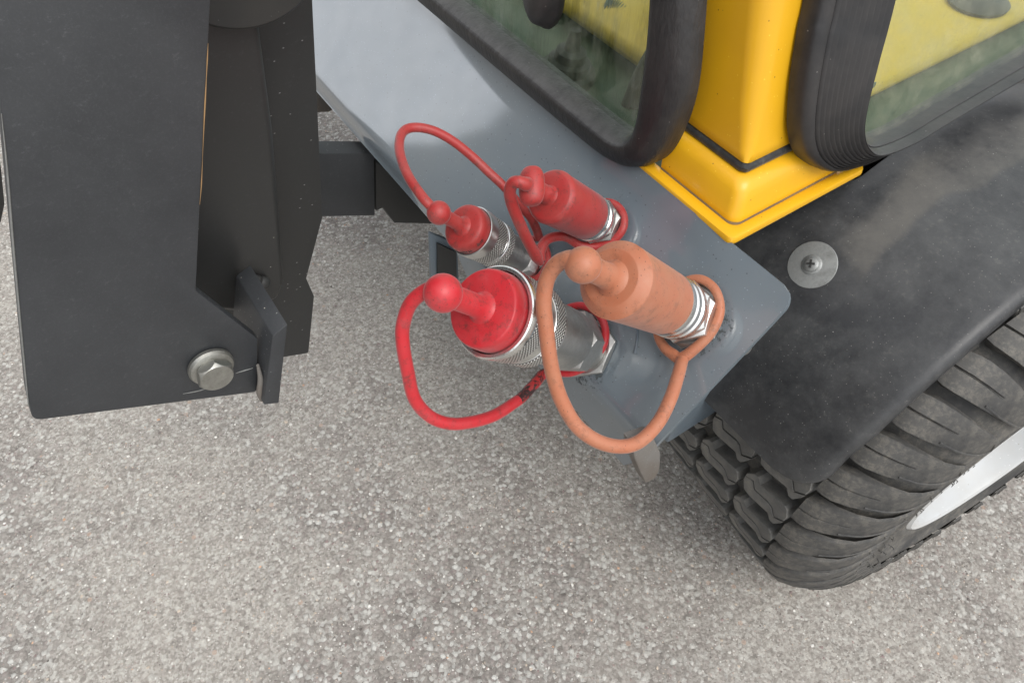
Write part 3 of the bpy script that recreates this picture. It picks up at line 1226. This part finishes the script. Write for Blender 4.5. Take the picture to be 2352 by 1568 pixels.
rprof = [(-.06, -.012), (-.05, .002), (0, .0065), (.05, .0105), (.12, .0140), (.18, .0152), (.24, .0158), (.32, .0156), (.55, .0138), (.78, .0098), (.92, .0045), (1.0, -.001), (1.0, -.012)]
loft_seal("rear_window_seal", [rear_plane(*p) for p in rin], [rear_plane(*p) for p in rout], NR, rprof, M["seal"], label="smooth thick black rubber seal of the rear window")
gi = [p for p in catmull([rear_plane(*p, .006) for p in rin], 4)]
gp = gi + [rear_plane(-1.45, 1.0, .006)]
part("rear_window_glass", gp + [p + V(0, .004, 0) for p in gp], [tuple(range(len(gp))), tuple(range(len(gp), 2 * len(gp)))[::-1]], M["glass_rear"], mach, smooth=False, fix=False, label="grimy streaked rear window pane")

NS = unit(V(1, 0, .25))


def side_plane(b, z, off=0.0):
    return V(KA - off - .25 * (z - KZ), b, z)


sin_ = [(.535, 1.02), (.5185, .85), (.5050, .732), (.4995, .696), (.4950, .666), (.4960, .648), (.5050, .6325), (.5220, .6220), (.56, .6180), (.60, .6200), (.66, .6225), (.74, .6255), (.95, .633), (1.4, .65)]
sout = [(.461, 1.02), (.446, .85), (.4370, .752), (.4335, .729), (.4315, .690), (.4360, .655), (.4520, .630), (.4820, .6115), (.535, .6030), (.58, .6045), (.65, .6060), (.74, .6090), (.95, .616), (1.4, .630)]
sprof = [(-.03, -.014), (-.02, .0), (.0, .003), (.03, .0085), (.06, .0095), (.075, .0070), (.09, .0110), (.17, .0185), (.205, .0202)]
NRIB = 10
for k in range(NRIB):
    f0, f1 = k / NRIB, (k + 1) / NRIB
    for fr_, up_ in ((.08, -.0004), (.30, .0012), (.62, .0012), (.86, -.0004)):
        f_ = f0 + fr_ * (f1 - f0)
        sprof.append((.215 + .635 * f_, .0198 - .0138 * f_ + up_))
sprof += [(.87, .0070), (.93, .0058), (.98, .0030), (1.0, .0), (1.0, -.012)]
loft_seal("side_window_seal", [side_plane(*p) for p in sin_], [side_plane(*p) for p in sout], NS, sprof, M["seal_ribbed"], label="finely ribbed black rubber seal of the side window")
gi = [p for p in catmull([side_plane(*p, .004) for p in sin_], 4)]
gp = gi + [side_plane(1.4, 1.02, .004)]
part("side_window_glass", gp + [p + V(-.004, 0, 0) for p in gp], [tuple(range(len(gp))), tuple(range(len(gp), 2 * len(gp)))[::-1]], M["glass_side"], mach, smooth=False, fix=False, label="dusty side window pane over yellow panel")

# what the panes show of the inside
def box_geo(a0, a1, b0, b1, z0, z1):
    return prism_geo([V(a0, b0, z0), V(a1, b0, z0), V(a1, b1, z0), V(a0, b1, z0)], V(0, 0, z1 - z0))


part("inner_ledge", *box_geo(-.3265, -.268, .40, 1.5, .571, .580), M["sill"], mach)
part("inner_panel", *box_geo(-1.3, -.318, .472, 1.5, .585, .603), M["yellow_in"], mach, bevel=.012, seg=3)
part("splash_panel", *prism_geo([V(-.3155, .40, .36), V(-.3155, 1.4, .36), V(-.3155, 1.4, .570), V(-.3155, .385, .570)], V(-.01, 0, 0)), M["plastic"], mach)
part("inner_sill", *box_geo(-1.35, -.327, .385, 1.5, .46, .575), M["sill"], mach, bevel=.004)
hp = [EYE + ray(u, v) * t for u, v, t in ((1375, 50, .80), (1405, 62, .80), (1445, 80, .795), (1480, 92, .79), (1520, 96, .785), (1570, 90, .78))]
hpath = catmull(hp, 24)
hr = [.026 + (.0014 if (i // 2) % 2 else -.0012) for i in range(len(hpath))]
vs, fs = tube_geo(hpath, .02, 20)
vs = [hpath[i // 20] + (p - hpath[i // 20]) * (hr[i // 20] / .02) for i, p in enumerate(vs)]
part("ribbed_hose", vs, fs, M["sill"], mach, sharp=30)
def in_pt(u, v, z):
    return hit(u, v, V(0, 0, 1), z)


k_ = in_pt(2245, 8, .604)
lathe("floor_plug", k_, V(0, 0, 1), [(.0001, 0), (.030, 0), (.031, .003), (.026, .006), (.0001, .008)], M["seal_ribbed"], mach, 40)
for pts in ([(1925, 262), (1975, 232), (2010, 198), (1992, 196), (1940, 226), (1915, 245)],):
    part("rubber_strip", *prism_geo([in_pt(u, v, .6032) for u, v in pts], V(0, 0, .004)), M["sill"], mach, smooth=False)
bt = in_pt(1300, 175, .577)
lathe("lever_boot", bt, unit(V(.1, .1, 1)), [(.030, 0), (.028, .008), (.022, .010), (.021, .018), (.016, .020), (.015, .028), (.008, .030), (.005, .05)], M["gasket"], mach, 32)
b2 = in_pt(1445, 235, .577)
tube("inner_hose", catmull([b2 + V(0, 0, -.01), b2 + V(.004, .01, .03), b2 + V(.006, .03, .06), b2 + V(.006, .07, .08)], 8), .009, M["rust_steel"], mach, 14)
# latch knob on the rear pane
lc = rear_pt(1266, -22, .002)
x, y = V(1, 0, 0), V(0, .05, 1)
lv = []
lprof = [(.0, 1.0), (.004, 1.04), (.007, 1.0), (.0085, .95), (.012, .90), (.018, .78), (.022, .55), (.024, .25), (.0243, .01)]
for d, k in lprof:
    for j in range(40):
        th = 2 * math.pi * j / 40
        ex = .0195 * math.cos(th) * k
        ez = (.024 if math.sin(th) > 0 else .031) * math.sin(th) * k
        lv.append(lc + x * ex + y * ez + NR * d)
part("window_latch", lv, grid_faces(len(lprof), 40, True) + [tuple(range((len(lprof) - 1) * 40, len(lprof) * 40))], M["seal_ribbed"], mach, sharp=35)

# ================================================================ hydraulic couplers (parts of the machine) and their dust caps (things)
Q = .87


def axis_through(base_px, far_px, e):
    base = on_plate(*base_px)
    r = ray(*far_px)
    tgt = base + NP * e
    t = ((tgt - EYE) @ r) / (r @ r)
    far = EYE + r * t
    return base, unit(far - base), np.linalg.norm(far - base)


CAPS = {}


def coupler(label):
    return label


def hex_prof(r, h0, h1, ch=.0022):
    ap = r * math.cos(math.pi / 6)
    up = [(ap * .97 + (r - ap * .97) * k / 6, h0 + ch * k / 6) for k in range(7)]
    return [(ap * .93, h0)] + up + [(a, h1 + h0 - h) for a, h in up[::-1]] + [(ap * .93, h1)], ap


def hexpart(name, base, ax, r, h0, h1, mat, par, rot=0, ch=.0022):
    pr, ap = hex_prof(r, h0, h1, ch)
    return lathe(name, base, ax, pr, mat, par, 96, hexed=ap, rot=rot, sharp=13)


# front-left, large with knurled sleeve --------------------------------------------------
def big_coupler():
    base, ax, L = axis_through((1349, 797), (1017.7, 673.3), .197)
    c = empty_part("hydraulic_coupler", base, mach, label="large steel coupler with double knurled sleeve, under the bright red cap")
    hexpart("base_nut", base, ax, .0285, .0003, .007, M["zinc_dull"], c, .35)
    lathe("neck", base, ax, [(.0205, .0065), (.0215, .0075), (.0215, .0195)], M["zinc_dull"], c, 48)
    hexpart("hex_body", base, ax, .0272, .0190, .037, M["zinc_dull"], c, .2)
    lathe("body", base, ax, [(.0245, .0365), (.0252, .038), (.0256, .062), (.0258, .090)], M["zinc_dull"], c, 64)
    lathe("sleeve", base, ax, [(.0270, .0868), (.0298, .0885), (.0305, .0895), (.0305, .0915), (.0312, .092), (.0312, .1060), (.0306, .1065), (.0304, .1075), (.0306, .1185), (.0312, .1190), (.0316, .1195)], M["zinc"], c, 72)
    lathe("knurled_band", base, ax, [(.0316, .0935), (.0321, .0938), (.0321, .1052), (.0316, .1055)], M["knurl"], c, 96, knurl_uv=(140, .0016), cap=False)
    lathe("knurled_band", base, ax, [(.0322, .1190), (.0330, .1195), (.0334, .1340), (.0330, .1346)], M["knurl"], c, 96, knurl_uv=(140, .0016), cap=False)
    lathe("front_ring", base, ax, [(.0325, .1335), (.0337, .1342), (.0340, .1350), (.0340, .1390), (.0335, .1410), (.0325, .1417), (.0302, .1417), (.0298, .1405), (.0298, .128)], M["bright"], c, 96, cap=False)
    return base, ax, L


def cap_thing(name, base, ax, label, h0, prof, stem, ball, mat, group, ball_sq=1.0, knob=False):
    """rubber dust cap plugged on the coupler; > cap (its own mesh), tether, ring"""
    t = top(name, base + ax * h0, label, "dust cap", group)
    cp = lathe("plug", base, ax, prof, mat, t, 80, sharp=38)
    r_s, h_a, h_b, fl = stem
    lathe("stem", base, ax, [(r_s + fl, h_a - .0005), (r_s + fl * .55, h_a + fl * .25), (r_s + fl * .2, h_a + fl * .7), (r_s, h_a + fl * 1.4), (r_s * .98, h_b)], mat, t, 40, cap=False, sharp=60)
    return t


GRP = "rubber dust caps on the hydraulic couplers"

# 1 bright red, large
base, ax, L1 = big_coupler()
FLb, FLa = base, ax
t1 = cap_thing("dust_cap", base, ax, "large bright red rubber cap in the double-knurled coupler, scuffed tether hanging below", .139,
               [(.0285, .130), (.0288, .139), (.0290, .1400), (.0286, .1500), (.0279, .1530), (.0272, .1542), (.0262, .1546), (.014, .1549), (.0001, .1549)],
               (.0082, .1545, L1 - .004, .0045), None, M["red"], GRP)
part("ball", *sphere_geo(base + ax * L1, .0128, ax, 1.0), M["red"], t1)


def cord_pts(lst):
    return [on_plate(u, v, h) for u, v, h in lst]


c1 = [base + ax * (L1 + .004)] + cord_pts([(983, 665, .200), (943, 697, .198), (925, 750, .190), (926, 795, .182), (936, 851, .168), (952, 915, .150), (985, 954, .132), (1025, 971, .116), (1071, 971, .098), (1134, 954, .072), (1190, 919, .048)])
path = catmull(c1, 10)
tube("tether", path, [.0040] + [.0049] * 12 + [.0047], M["red"], t1)
c1b = [c1[-2], c1[-1]] + cord_pts([(1225, 884, .032), (1246, 860, .022), (1275, 852, .014)])
tube("tether_end", catmull(c1b, 10)[10:], [.0046, .0047, .0046, .0042], M["red_scuffed"], t1, label="tether end with black scuffed patches")
ringp = cord_pts([(1275, 852, .011), (1310, 856, .010), (1350, 838, .010), (1382, 800, .010), (1391, 765, .010), (1382, 732, .010), (1362, 712, .010), (1330, 702, .010), (1292, 715, .010), (1265, 752, .010), (1262, 800, .010), (1266, 835, .011)])
tube("tether_ring", catmull(ringp, 8, True), .0034, M["red"], t1, closed=True)

# 2 orange ------------------------------------------------------------------------------
base, ax, L2 = axis_through((1590, 725), (1339.4, 608.7), .176)
ORb, ORa = base, ax
c = empty_part("hydraulic_coupler", base, mach, label="steel coupler with bright hexagon, under the faded orange cap")
hexpart("base_nut", base, ax, .0275, .0003, .006, M["zinc_dull"], c, .5)
lathe("neck", base, ax, [(.0205, .0055), (.0215, .0065), (.0215, .0115)], M["zinc_dull"], c, 48)
hexpart("hex_body", base, ax, .0252, .0110, .0205, M["zinc"], c, .45)
hexpart("hex_body", base, ax, .0250, .0209, .0310, M["zinc"], c, .62, .004)
lathe("front_ring", base, ax, [(.0215, .0305), (.0234, .0310), (.0238, .0318), (.0238, .0375), (.0222, .0390), (.0222, .0405), (.0236, .0418), (.0236, .0470), (.0224, .0485), (.0224, .0500), (.0234, .0512), (.0234, .0572), (.0225, .0600)], M["bright"], c, 72)
t2 = cap_thing("dust_cap", base, ax, "faded orange rubber cap over the coupler next to the plate's end corner", .0585,
               [(.0205, .0590), (.0232, .0586), (.0239, .0594), (.0243, .075), (.0252, .110), (.0260, .1336), (.0194, .1402), (.0186, .1404), (.0150, .1398), (.0001, .1396)],
               (.0082, .1395, L2 - .003, .005), None, M["orange"], GRP)
part("ball", *sphere_geo(base + ax * L2, .0114, ax, 1.0), M["orange"], t2)
c2 = [base + ax * (L2 + .003)] + cord_pts([(1302, 597, .180), (1276, 610, .178), (1256, 643, .174), (1249, 692, .168), (1253.5, 748, .160), (1261, 810, .150), (1271, 862, .140), (1289, 918, .128), (1323, 976, .112), (1371, 1012, .096), (1424, 1025, .080), (1469, 1013, .064), (1511, 971, .048), (1540, 915, .034), (1557, 863, .022), (1567, 826, .012)])
tube("tether", catmull(c2, 10), [.0075, .0054] + [.0051] * 10 + [.0050, .0048], M["orange"], t2)
r2 = cord_pts([(1565, 822, .010), (1600, 797, .010), (1632, 765, .010), (1651, 728, .010), (1653, 695, .010), (1640, 662, .010), (1612, 642, .010), (1578, 645, .010), (1540, 672, .010), (1516, 715, .010), (1511, 765, .010), (1525, 796, .010), (1545, 813, .010)])
tube("tether_ring", catmull(r2, 8, True), [.0048, .0042, .0038, .0036, .0036, .0036, .0036, .0036, .0036, .0038, .0044, .0048], M["orange"], t2, closed=True)

# 3 rear red with long sleeve -------------------------------------------------------------
base, ax, L3 = axis_through((1390, 518), (1219.6, 426.9), .116)
RRb, RRa = base, ax
c = empty_part("hydraulic_coupler", base, mach, label="grey steel coupler with two hexagons, under the dull red sleeve cap")
hexpart("base_nut", base, ax, .0235, .0003, .0045, M["zinc_dull"], c, .1)
lathe("neck", base, ax, [(.0165, .004), (.0175, .005), (.0175, .0085)], M["zinc_dull"], c, 40)
hexpart("hex_body", base, ax, .0205, .0082, .0140, M["zinc_dull"], c, .3)
hexpart("hex_body", base, ax, .0203, .0143, .0210, M["zinc_dull"], c, .55, .003)
lathe("front_ring", base, ax, [(.0180, .0205), (.0192, .0210), (.0195, .0216), (.0195, .0250), (.0184, .0260), (.0184, .0270), (.0195, .0280), (.0195, .0322), (.0185, .0345)], M["bright"], c, 64)
t3 = cap_thing("dust_cap", base, ax, "dull red sleeve cap with a lozenge knob, pushed over the coupler nearest the cab", .0320,
               [(.0180, .0330), (.0198, .0324), (.0202, .0330), (.0204, .050), (.0210, .080), (.0215, .0868), (.0212, .0880), (.0190, .0908), (.0183, .0911), (.0140, .0914), (.0001, .0915)],
               (.0066, .0910, L3 - .005, .0025), None, M["red_dull"], GRP)
x, y, z = frame_of(ax)
kc = base + ax * L3
# lozenge knob: a rounded diamond across the axis
imgx = unit(V(1, 0, 0) - ax * ax[0])
imgy = np.cross(ax, imgx)
up3 = unit(on_plate(1214, 392, .116) - on_plate(1212, 458, .116))
up3 = unit(up3 - ax * (up3 @ ax))
sd3 = np.cross(ax, up3)
kv, kf = [], []
for i_ in range(17):
    ph = -math.pi / 2 + math.pi * i_ / 16
    hh = .0150 * math.copysign(abs(math.sin(ph)) ** .8, math.sin(ph))
    rr = max(1e-5, .0102 * abs(math.cos(ph)) ** .62)
    for j_ in range(28):
        q = 2 * math.pi * j_ / 28
        kv.append(kc - ax * .001 + up3 * hh + sd3 * rr * math.cos(q) + ax * rr * .85 * math.sin(q))
kf = grid_faces(17, 28, True)
part("knob", kv, kf, M["red_dull"], t3, sharp=80)
c3 = [base + ax * (L3 + .004)] + cord_pts([(1206, 423, .128), (1192, 418, .133), (1178, 421, .133), (1171, 439, .128), (1175, 465, .118), (1187, 497, .105), (1200, 527, .092), (1216, 560, .076), (1231, 587, .062), (1241, 604, .052)])
tube("tether", catmull(c3, 10), [.0056, .0050] + [.0046] * 8 + [.0050, .0030], M["red_dull"], t3)
r3 = cord_pts([(1240, 600, .050), (1241, 576, .050), (1255, 552, .046), (1280, 543, .038), (1304, 546, .030), (1330, 562, .018), (1370, 566, .009), (1408, 552, .006), (1430, 527, .006), (1433, 499, .006), (1420, 475, .006), (1395, 464, .006), (1360, 470, .006), (1330, 492, .008)])
tube("tether_ring", catmull(r3, 8), [.0046, .0042, .0040, .0038, .0036, .0034, .0033, .0032], M["red_dull"], t3)

# 4 small red in knurled sleeve -----------------------------------------------------------
base, ax, L4 = axis_through((1220, 608), (1008, 489), .137)
RLb, RLa = base, ax
c = empty_part("hydraulic_coupler", base, mach, label="small coupler with a knurled sleeve and two bright ridges, under the small red cap")
hexpart("base_nut", base, ax, .0215, .0003, .0045, M["zinc_dull"], c, .3)
lathe("neck", base, ax, [(.0150, .004), (.0158, .005), (.0158, .0115)], M["bright"], c, 40)
hexpart("hex_body", base, ax, .0185, .0110, .0250, M["zinc"], c, .5)
lathe("body", base, ax, [(.0152, .0245), (.0160, .0255), (.0162, .045), (.0165, .062)], M["zinc_dull"], c, 48)
lathe("sleeve", base, ax, [(.0168, .0570), (.0188, .0578), (.0193, .0590), (.0193, .0660), (.0198, .0665), (.0198, .0672), (.0190, .0676), (.0190, .0690), (.0199, .0694), (.0200, .0702), (.0193, .0708)], M["bright"], c, 64)
lathe("knurled_band", base, ax, [(.0192, .0585), (.0197, .0588), (.0197, .0655), (.0193, .0658)], M["knurl"], c, 90, knurl_uv=(100, .0014), cap=False)
lathe("knurled_band", base, ax, [(.0196, .0704), (.0200, .0706), (.0204, .0835), (.0206, .0845), (.0200, .0850)], M["knurl"], c, 90, knurl_uv=(100, .0014), cap=False)
lathe("front_ring", base, ax, [(.0200, .0838), (.0208, .0846), (.0210, .0860), (.0212, .0935), (.0209, .0950), (.0200, .0953), (.0197, .0945), (.0197, .085)], M["zinc"], c, 80, cap=False)
t4 = cap_thing("dust_cap", base, ax, "small red cap with moulded lettering, its tether arching over the grey plate", .0920,
               [(.0188, .088), (.0190, .0945), (.0194, .0955), (.0194, .1015), (.0188, .1045), (.0174, .1062), (.0155, .1068), (.0120, .1070), (.0001, .1070)],
               (.0056, .1066, L4 - .003, .004), None, M["red_dull"], GRP)
part("ball", *sphere_geo(base + ax * L4, .0094, ax, 1.0), M["red_dull"], t4)
# moulded lettering round the cap's edge
x, y, z = frame_of(ax)


def wrap_text(word, ang, size, r, h):
    cu = bpy.data.curves.new("lettering", 'FONT')
    cu.body = word
    cu.size = size
    cu.align_x = 'CENTER'
    cu.extrude = .0002
    tmp = bpy.data.objects.new("lettering", cu)
    COL.objects.link(tmp)
    dg = bpy.context.evaluated_depsgraph_get()
    me = bpy.data.meshes.new_from_object(tmp.evaluated_get(dg))
    co = [np.array(v.co) for v in me.vertices]
    fcs = [tuple(p.vertices) for p in me.polygons]
    bpy.data.objects.remove(tmp)
    out = []
    for p in co:
        th = ang - p[0] / r
        out.append(base + (x * math.cos(th) + y * math.sin(th)) * (r + p[2]) + ax * (h - p[1]))
    return part("lettering", out, fcs, M["gasket"], t4, smooth=False)


def ang_of(u, v, h):
    p = on_plate(u, v, h) - base
    return math.atan2(p @ y, p @ x)


wrap_text("dnp", ang_of(1099, 552, .099), .0048, .0195, .1010)
wrap_text("ITALY", ang_of(1072, 578, .099), .0042, .0195, .1008)
c4 = [base + ax * (L4 + .003)] + cord_pts([(990, 474, .142), (970, 452, .146), (942, 412, .146), (925, 375, .142), (917, 338, .136), (922, 309, .129), (939, 295, .122), (969, 294, .113), (1004, 304, .103), (1044, 327, .092), (1087, 362, .080), (1124, 397, .068), (1159, 430, .056), (1196, 474, .040), (1217, 497, .030), (1231, 524, .020), (1239, 548, .012)])
tube("tether", catmull(c4, 10), [.0044, .0040] + [.0040] * 14, M["red_dull"], t4)
r4 = cord_pts([(1240, 549, .007), (1255, 572, .007), (1259, 596, .007), (1249, 620, .007), (1232, 638, .007), (1205, 640, .007), (1182, 620, .007), (1176, 592, .007), (1190, 565, .007), (1215, 551, .007)])
tube("tether_ring", catmull(r4, 8, True), .0028, M["red_dull"], t4, closed=True)

# ================================================================ black steel lift frame at the left
arm = top("lift_frame", V(-.50, .02, .45), "black speckled steel lift frame with one big bolt and a stop block at its foot", "lift frame")
A1, A2, A3 = -.415, -.485, -.535
NA = V(1, 0, 0)


def apx(lst, a):
    return [hit(u, v, NA, a) for u, v in lst]


TOPDIR = unit(V(0, .40, 1))
pp = apx([(75, 966), (590, 900), (592, 778), (450, 668), (466, 330), (484, 0)], A1)
lef = apx([(62, 900), (33, 585), (0, 230)], A1)
poly = [pp[0], pp[1], pp[2], pp[3], pp[4], pp[5], pp[5] + TOPDIR * .30, lef[2] + TOPDIR * .40, lef[2], lef[1], lef[0]]
poly = round_poly(poly, [.008, .003, .001, .006, 0, 0, 0, 0, 0, 0, 0], 6)
part("side_plate", *prism_geo(poly, V(-.010, 0, 0)), M["black_steel"], arm, bevel=.0008, seg=2, sharp=30)
# worn edge of the side plate (bare orange line)
ep = [p + V(.0003, .0004, 0) for p in apx([(476, 100), (472, 180), (466, 300), (461, 420), (457, 470)], A1)]
tube("edge_wear_and_highlight", catmull(ep, 6), [.0001, .0004, .0002, .0005, .0003, .0001, .0004, .0002, .0001], M["edge_wood"], arm, 6)
# web plate behind with its rounded edge, and the inner plate
web = apx([(330, 700), (560, 720), (640, 690), (655, 650), (648, 540), (630, 300), (603, 90), (592, 0)], A2)
w2 = [web[0], web[1], web[2], web[3], web[4], web[5], web[6], web[7], web[7] + TOPDIR * .3, web[7] + TOPDIR * .3 + V(0, -.12, .03), web[0] + V(0, -.02, .1)]
part("web_plate", *prism_geo(w2, V(-.016, 0, 0)), M["black_gloss"], arm, bevel=.0060, seg=5, sharp=70)
inn = apx([(560, 835), (655, 820), (709, 811), (722, 681), (704, 640), (741, 500), (730, 250), (718, 0)], A3)
inn = inn + [inn[-1] + TOPDIR * .32, inn[-1] + TOPDIR * .32 + V(0, -.22, .06), inn[0] + V(0, -.02, .3)]
part("inner_plate", *prism_geo(round_poly(inn, [0, 0, .003, .003, .004, .004, 0, 0, 0, 0, 0]), V(-.012, 0, 0)), M["black_steel_in"], arm, bevel=.001)
tube("edge_wear_and_highlight", catmull([p + V(.0002, -.0002, 0) for p in apx([(4, 260), (18, 400), (33, 585), (52, 790), (66, 930)], A1)], 6), [.0002, .0006, .0007, .0006, .0004], M["washer"], arm, 6)  # painted-in highlight: a pale tube along the side plate's left edge
# cross tube at the top
tc = hit(540, -168, NA, A2 + .01)
lathe("cross_tube", V(A3 + .001, tc[1], tc[2]), V(1, 0, 0), [(.030, 0), (.060, .0), (.060, .062), (.058, .064), (.030, .064)], M["black_plain"], arm, 64)
# stop block
fr = apx([(626, 772), (661, 745), (641, 926), (606, 930)], -.400)
bk = [p + V(-.075, 0, .002) for p in fr]
vs = fr + bk
part("stop_block", vs, [(0, 1, 2, 3), (7, 6, 5, 4), (0, 4, 5, 1), (1, 5, 6, 2), (2, 6, 7, 3), (3, 7, 4, 0)], M["black_steel"], arm, bevel=.0012)
wv, wf = [], []
for u, v, r in ((572, 655, .008), (590, 645, .0055), (604, 650, .0065), (566, 672, .007), (572, 690, .006)):
    g = sphere_geo(hit(u, v, NA, A2 + .004), r, (1, .3, .4), .8, 8, 14)
    wv, wf = merge((wv, wf), g)
part("weld_bead", wv, wf, M["black_steel_in"], arm)
wr = apx([(592, 838), (598, 870), (596, 900), (601, 920)], -.408)
tube("bare_weld", catmull(wr, 6), [.0012, .0024, .0028, .0012], M["rust_steel"], arm, 8)
# bolt
bc = hit(482, 836, NA, A1 + .0005)
lathe("bolt_flange", bc, NA, [(.0160, 0), (.0172, .001), (.0174, .0040), (.0163, .0062), (.0138, .0075)], M["bolt"], arm, 48)
hexpart("bolt_head", bc, NA, .0146, .0070, .0165, M["bolt"], arm, .25, .0034)
# scratched wire marks beside it: thin bright scratches proud of the paint
for pts in ([(420, 904), (452, 898), (480, 890), (500, 888)], [(541, 857), (560, 851), (581, 845)]):
    tube("scratch", catmull(apx(pts, A1 + .0002), 5), [.0002, .0006, .0005, .0002], M["washer"], arm, 6)
# lower link bar and its welded gusset, square to the frame
lk = apx([(560, 352), (860, 352), (862, 496), (560, 502)], -.68)
part("link_bar", *prism_geo(lk, V(-.028, 0, 0)), M["black_steel"], arm, bevel=.002)
gs = apx([(863, 370), (960, 440), (1010, 480), (1010, 515), (906, 513), (880, 478), (864, 486)], -.684)
part("link_gusset", *prism_geo(gs, V(-.02, 0, 0)), M["black_steel_in"], arm, bevel=.002)
far = apx([(-80, 380), (-6, 378), (3, 388), (11, 470), (2, 512), (-80, 540)], -.62)
far[0] = far[0] + TOPDIR * .5
far[1] = far[1] + TOPDIR * .5
far.insert(2, apx([(2, 384)], -.62)[0])
part("far_plate", *prism_geo(far, V(-.012, 0, 0)), M["black_steel_in"], arm, bevel=.001)

bpy.context.view_layer.update()

# ================================================================ the yard building to the left (seen mirrored in the grey paint)
wallm = mat_paint("rendered_wall", (.20, .195, .185), .85, (.13, .125, .12), .6, peel=.2)
roofm = mat_paint("dark_sheet_roof", (.07, .07, .075), .6, (.12, .11, .10), .5)
bld = bpy.data.objects.new("yard_building", None)
COL.objects.link(bld)
bld.location = (-9, -5, 0)
bld["label"] = "plain grey yard building standing to the left of the machine"
bld["category"] = "building"
ORIGIN[bld.name] = V(-9, -5, 0)


def wbox(x0, x1, y0, y1, z0, z1):
    return prism_geo([V(x0, y0, z0), V(x1, y0, z0), V(x1, y1, z0), V(x0, y1, z0)], V(0, 0, z1 - z0))


part("wall", *wbox(-12, -6, -13, 2.55, 0, 6.2), wallm, bld, smooth=False)
part("roof", *wbox(-12.3, -5.7, -13.3, 2.8, 6.203, 6.5), roofm, bld, smooth=False)
for yy in (-1.5, -6.5):
    d_ = part("door", *wbox(-5.998, -5.93, yy - 1.6, yy + 1.6, 0.01, 3.2), roofm, bld, smooth=False)
    part("handle", *wbox(-5.925, -5.88, yy - .1, yy + .1, 1.0, 1.04), M["zinc"], d_, smooth=False)
bpy.context.view_layer.update()
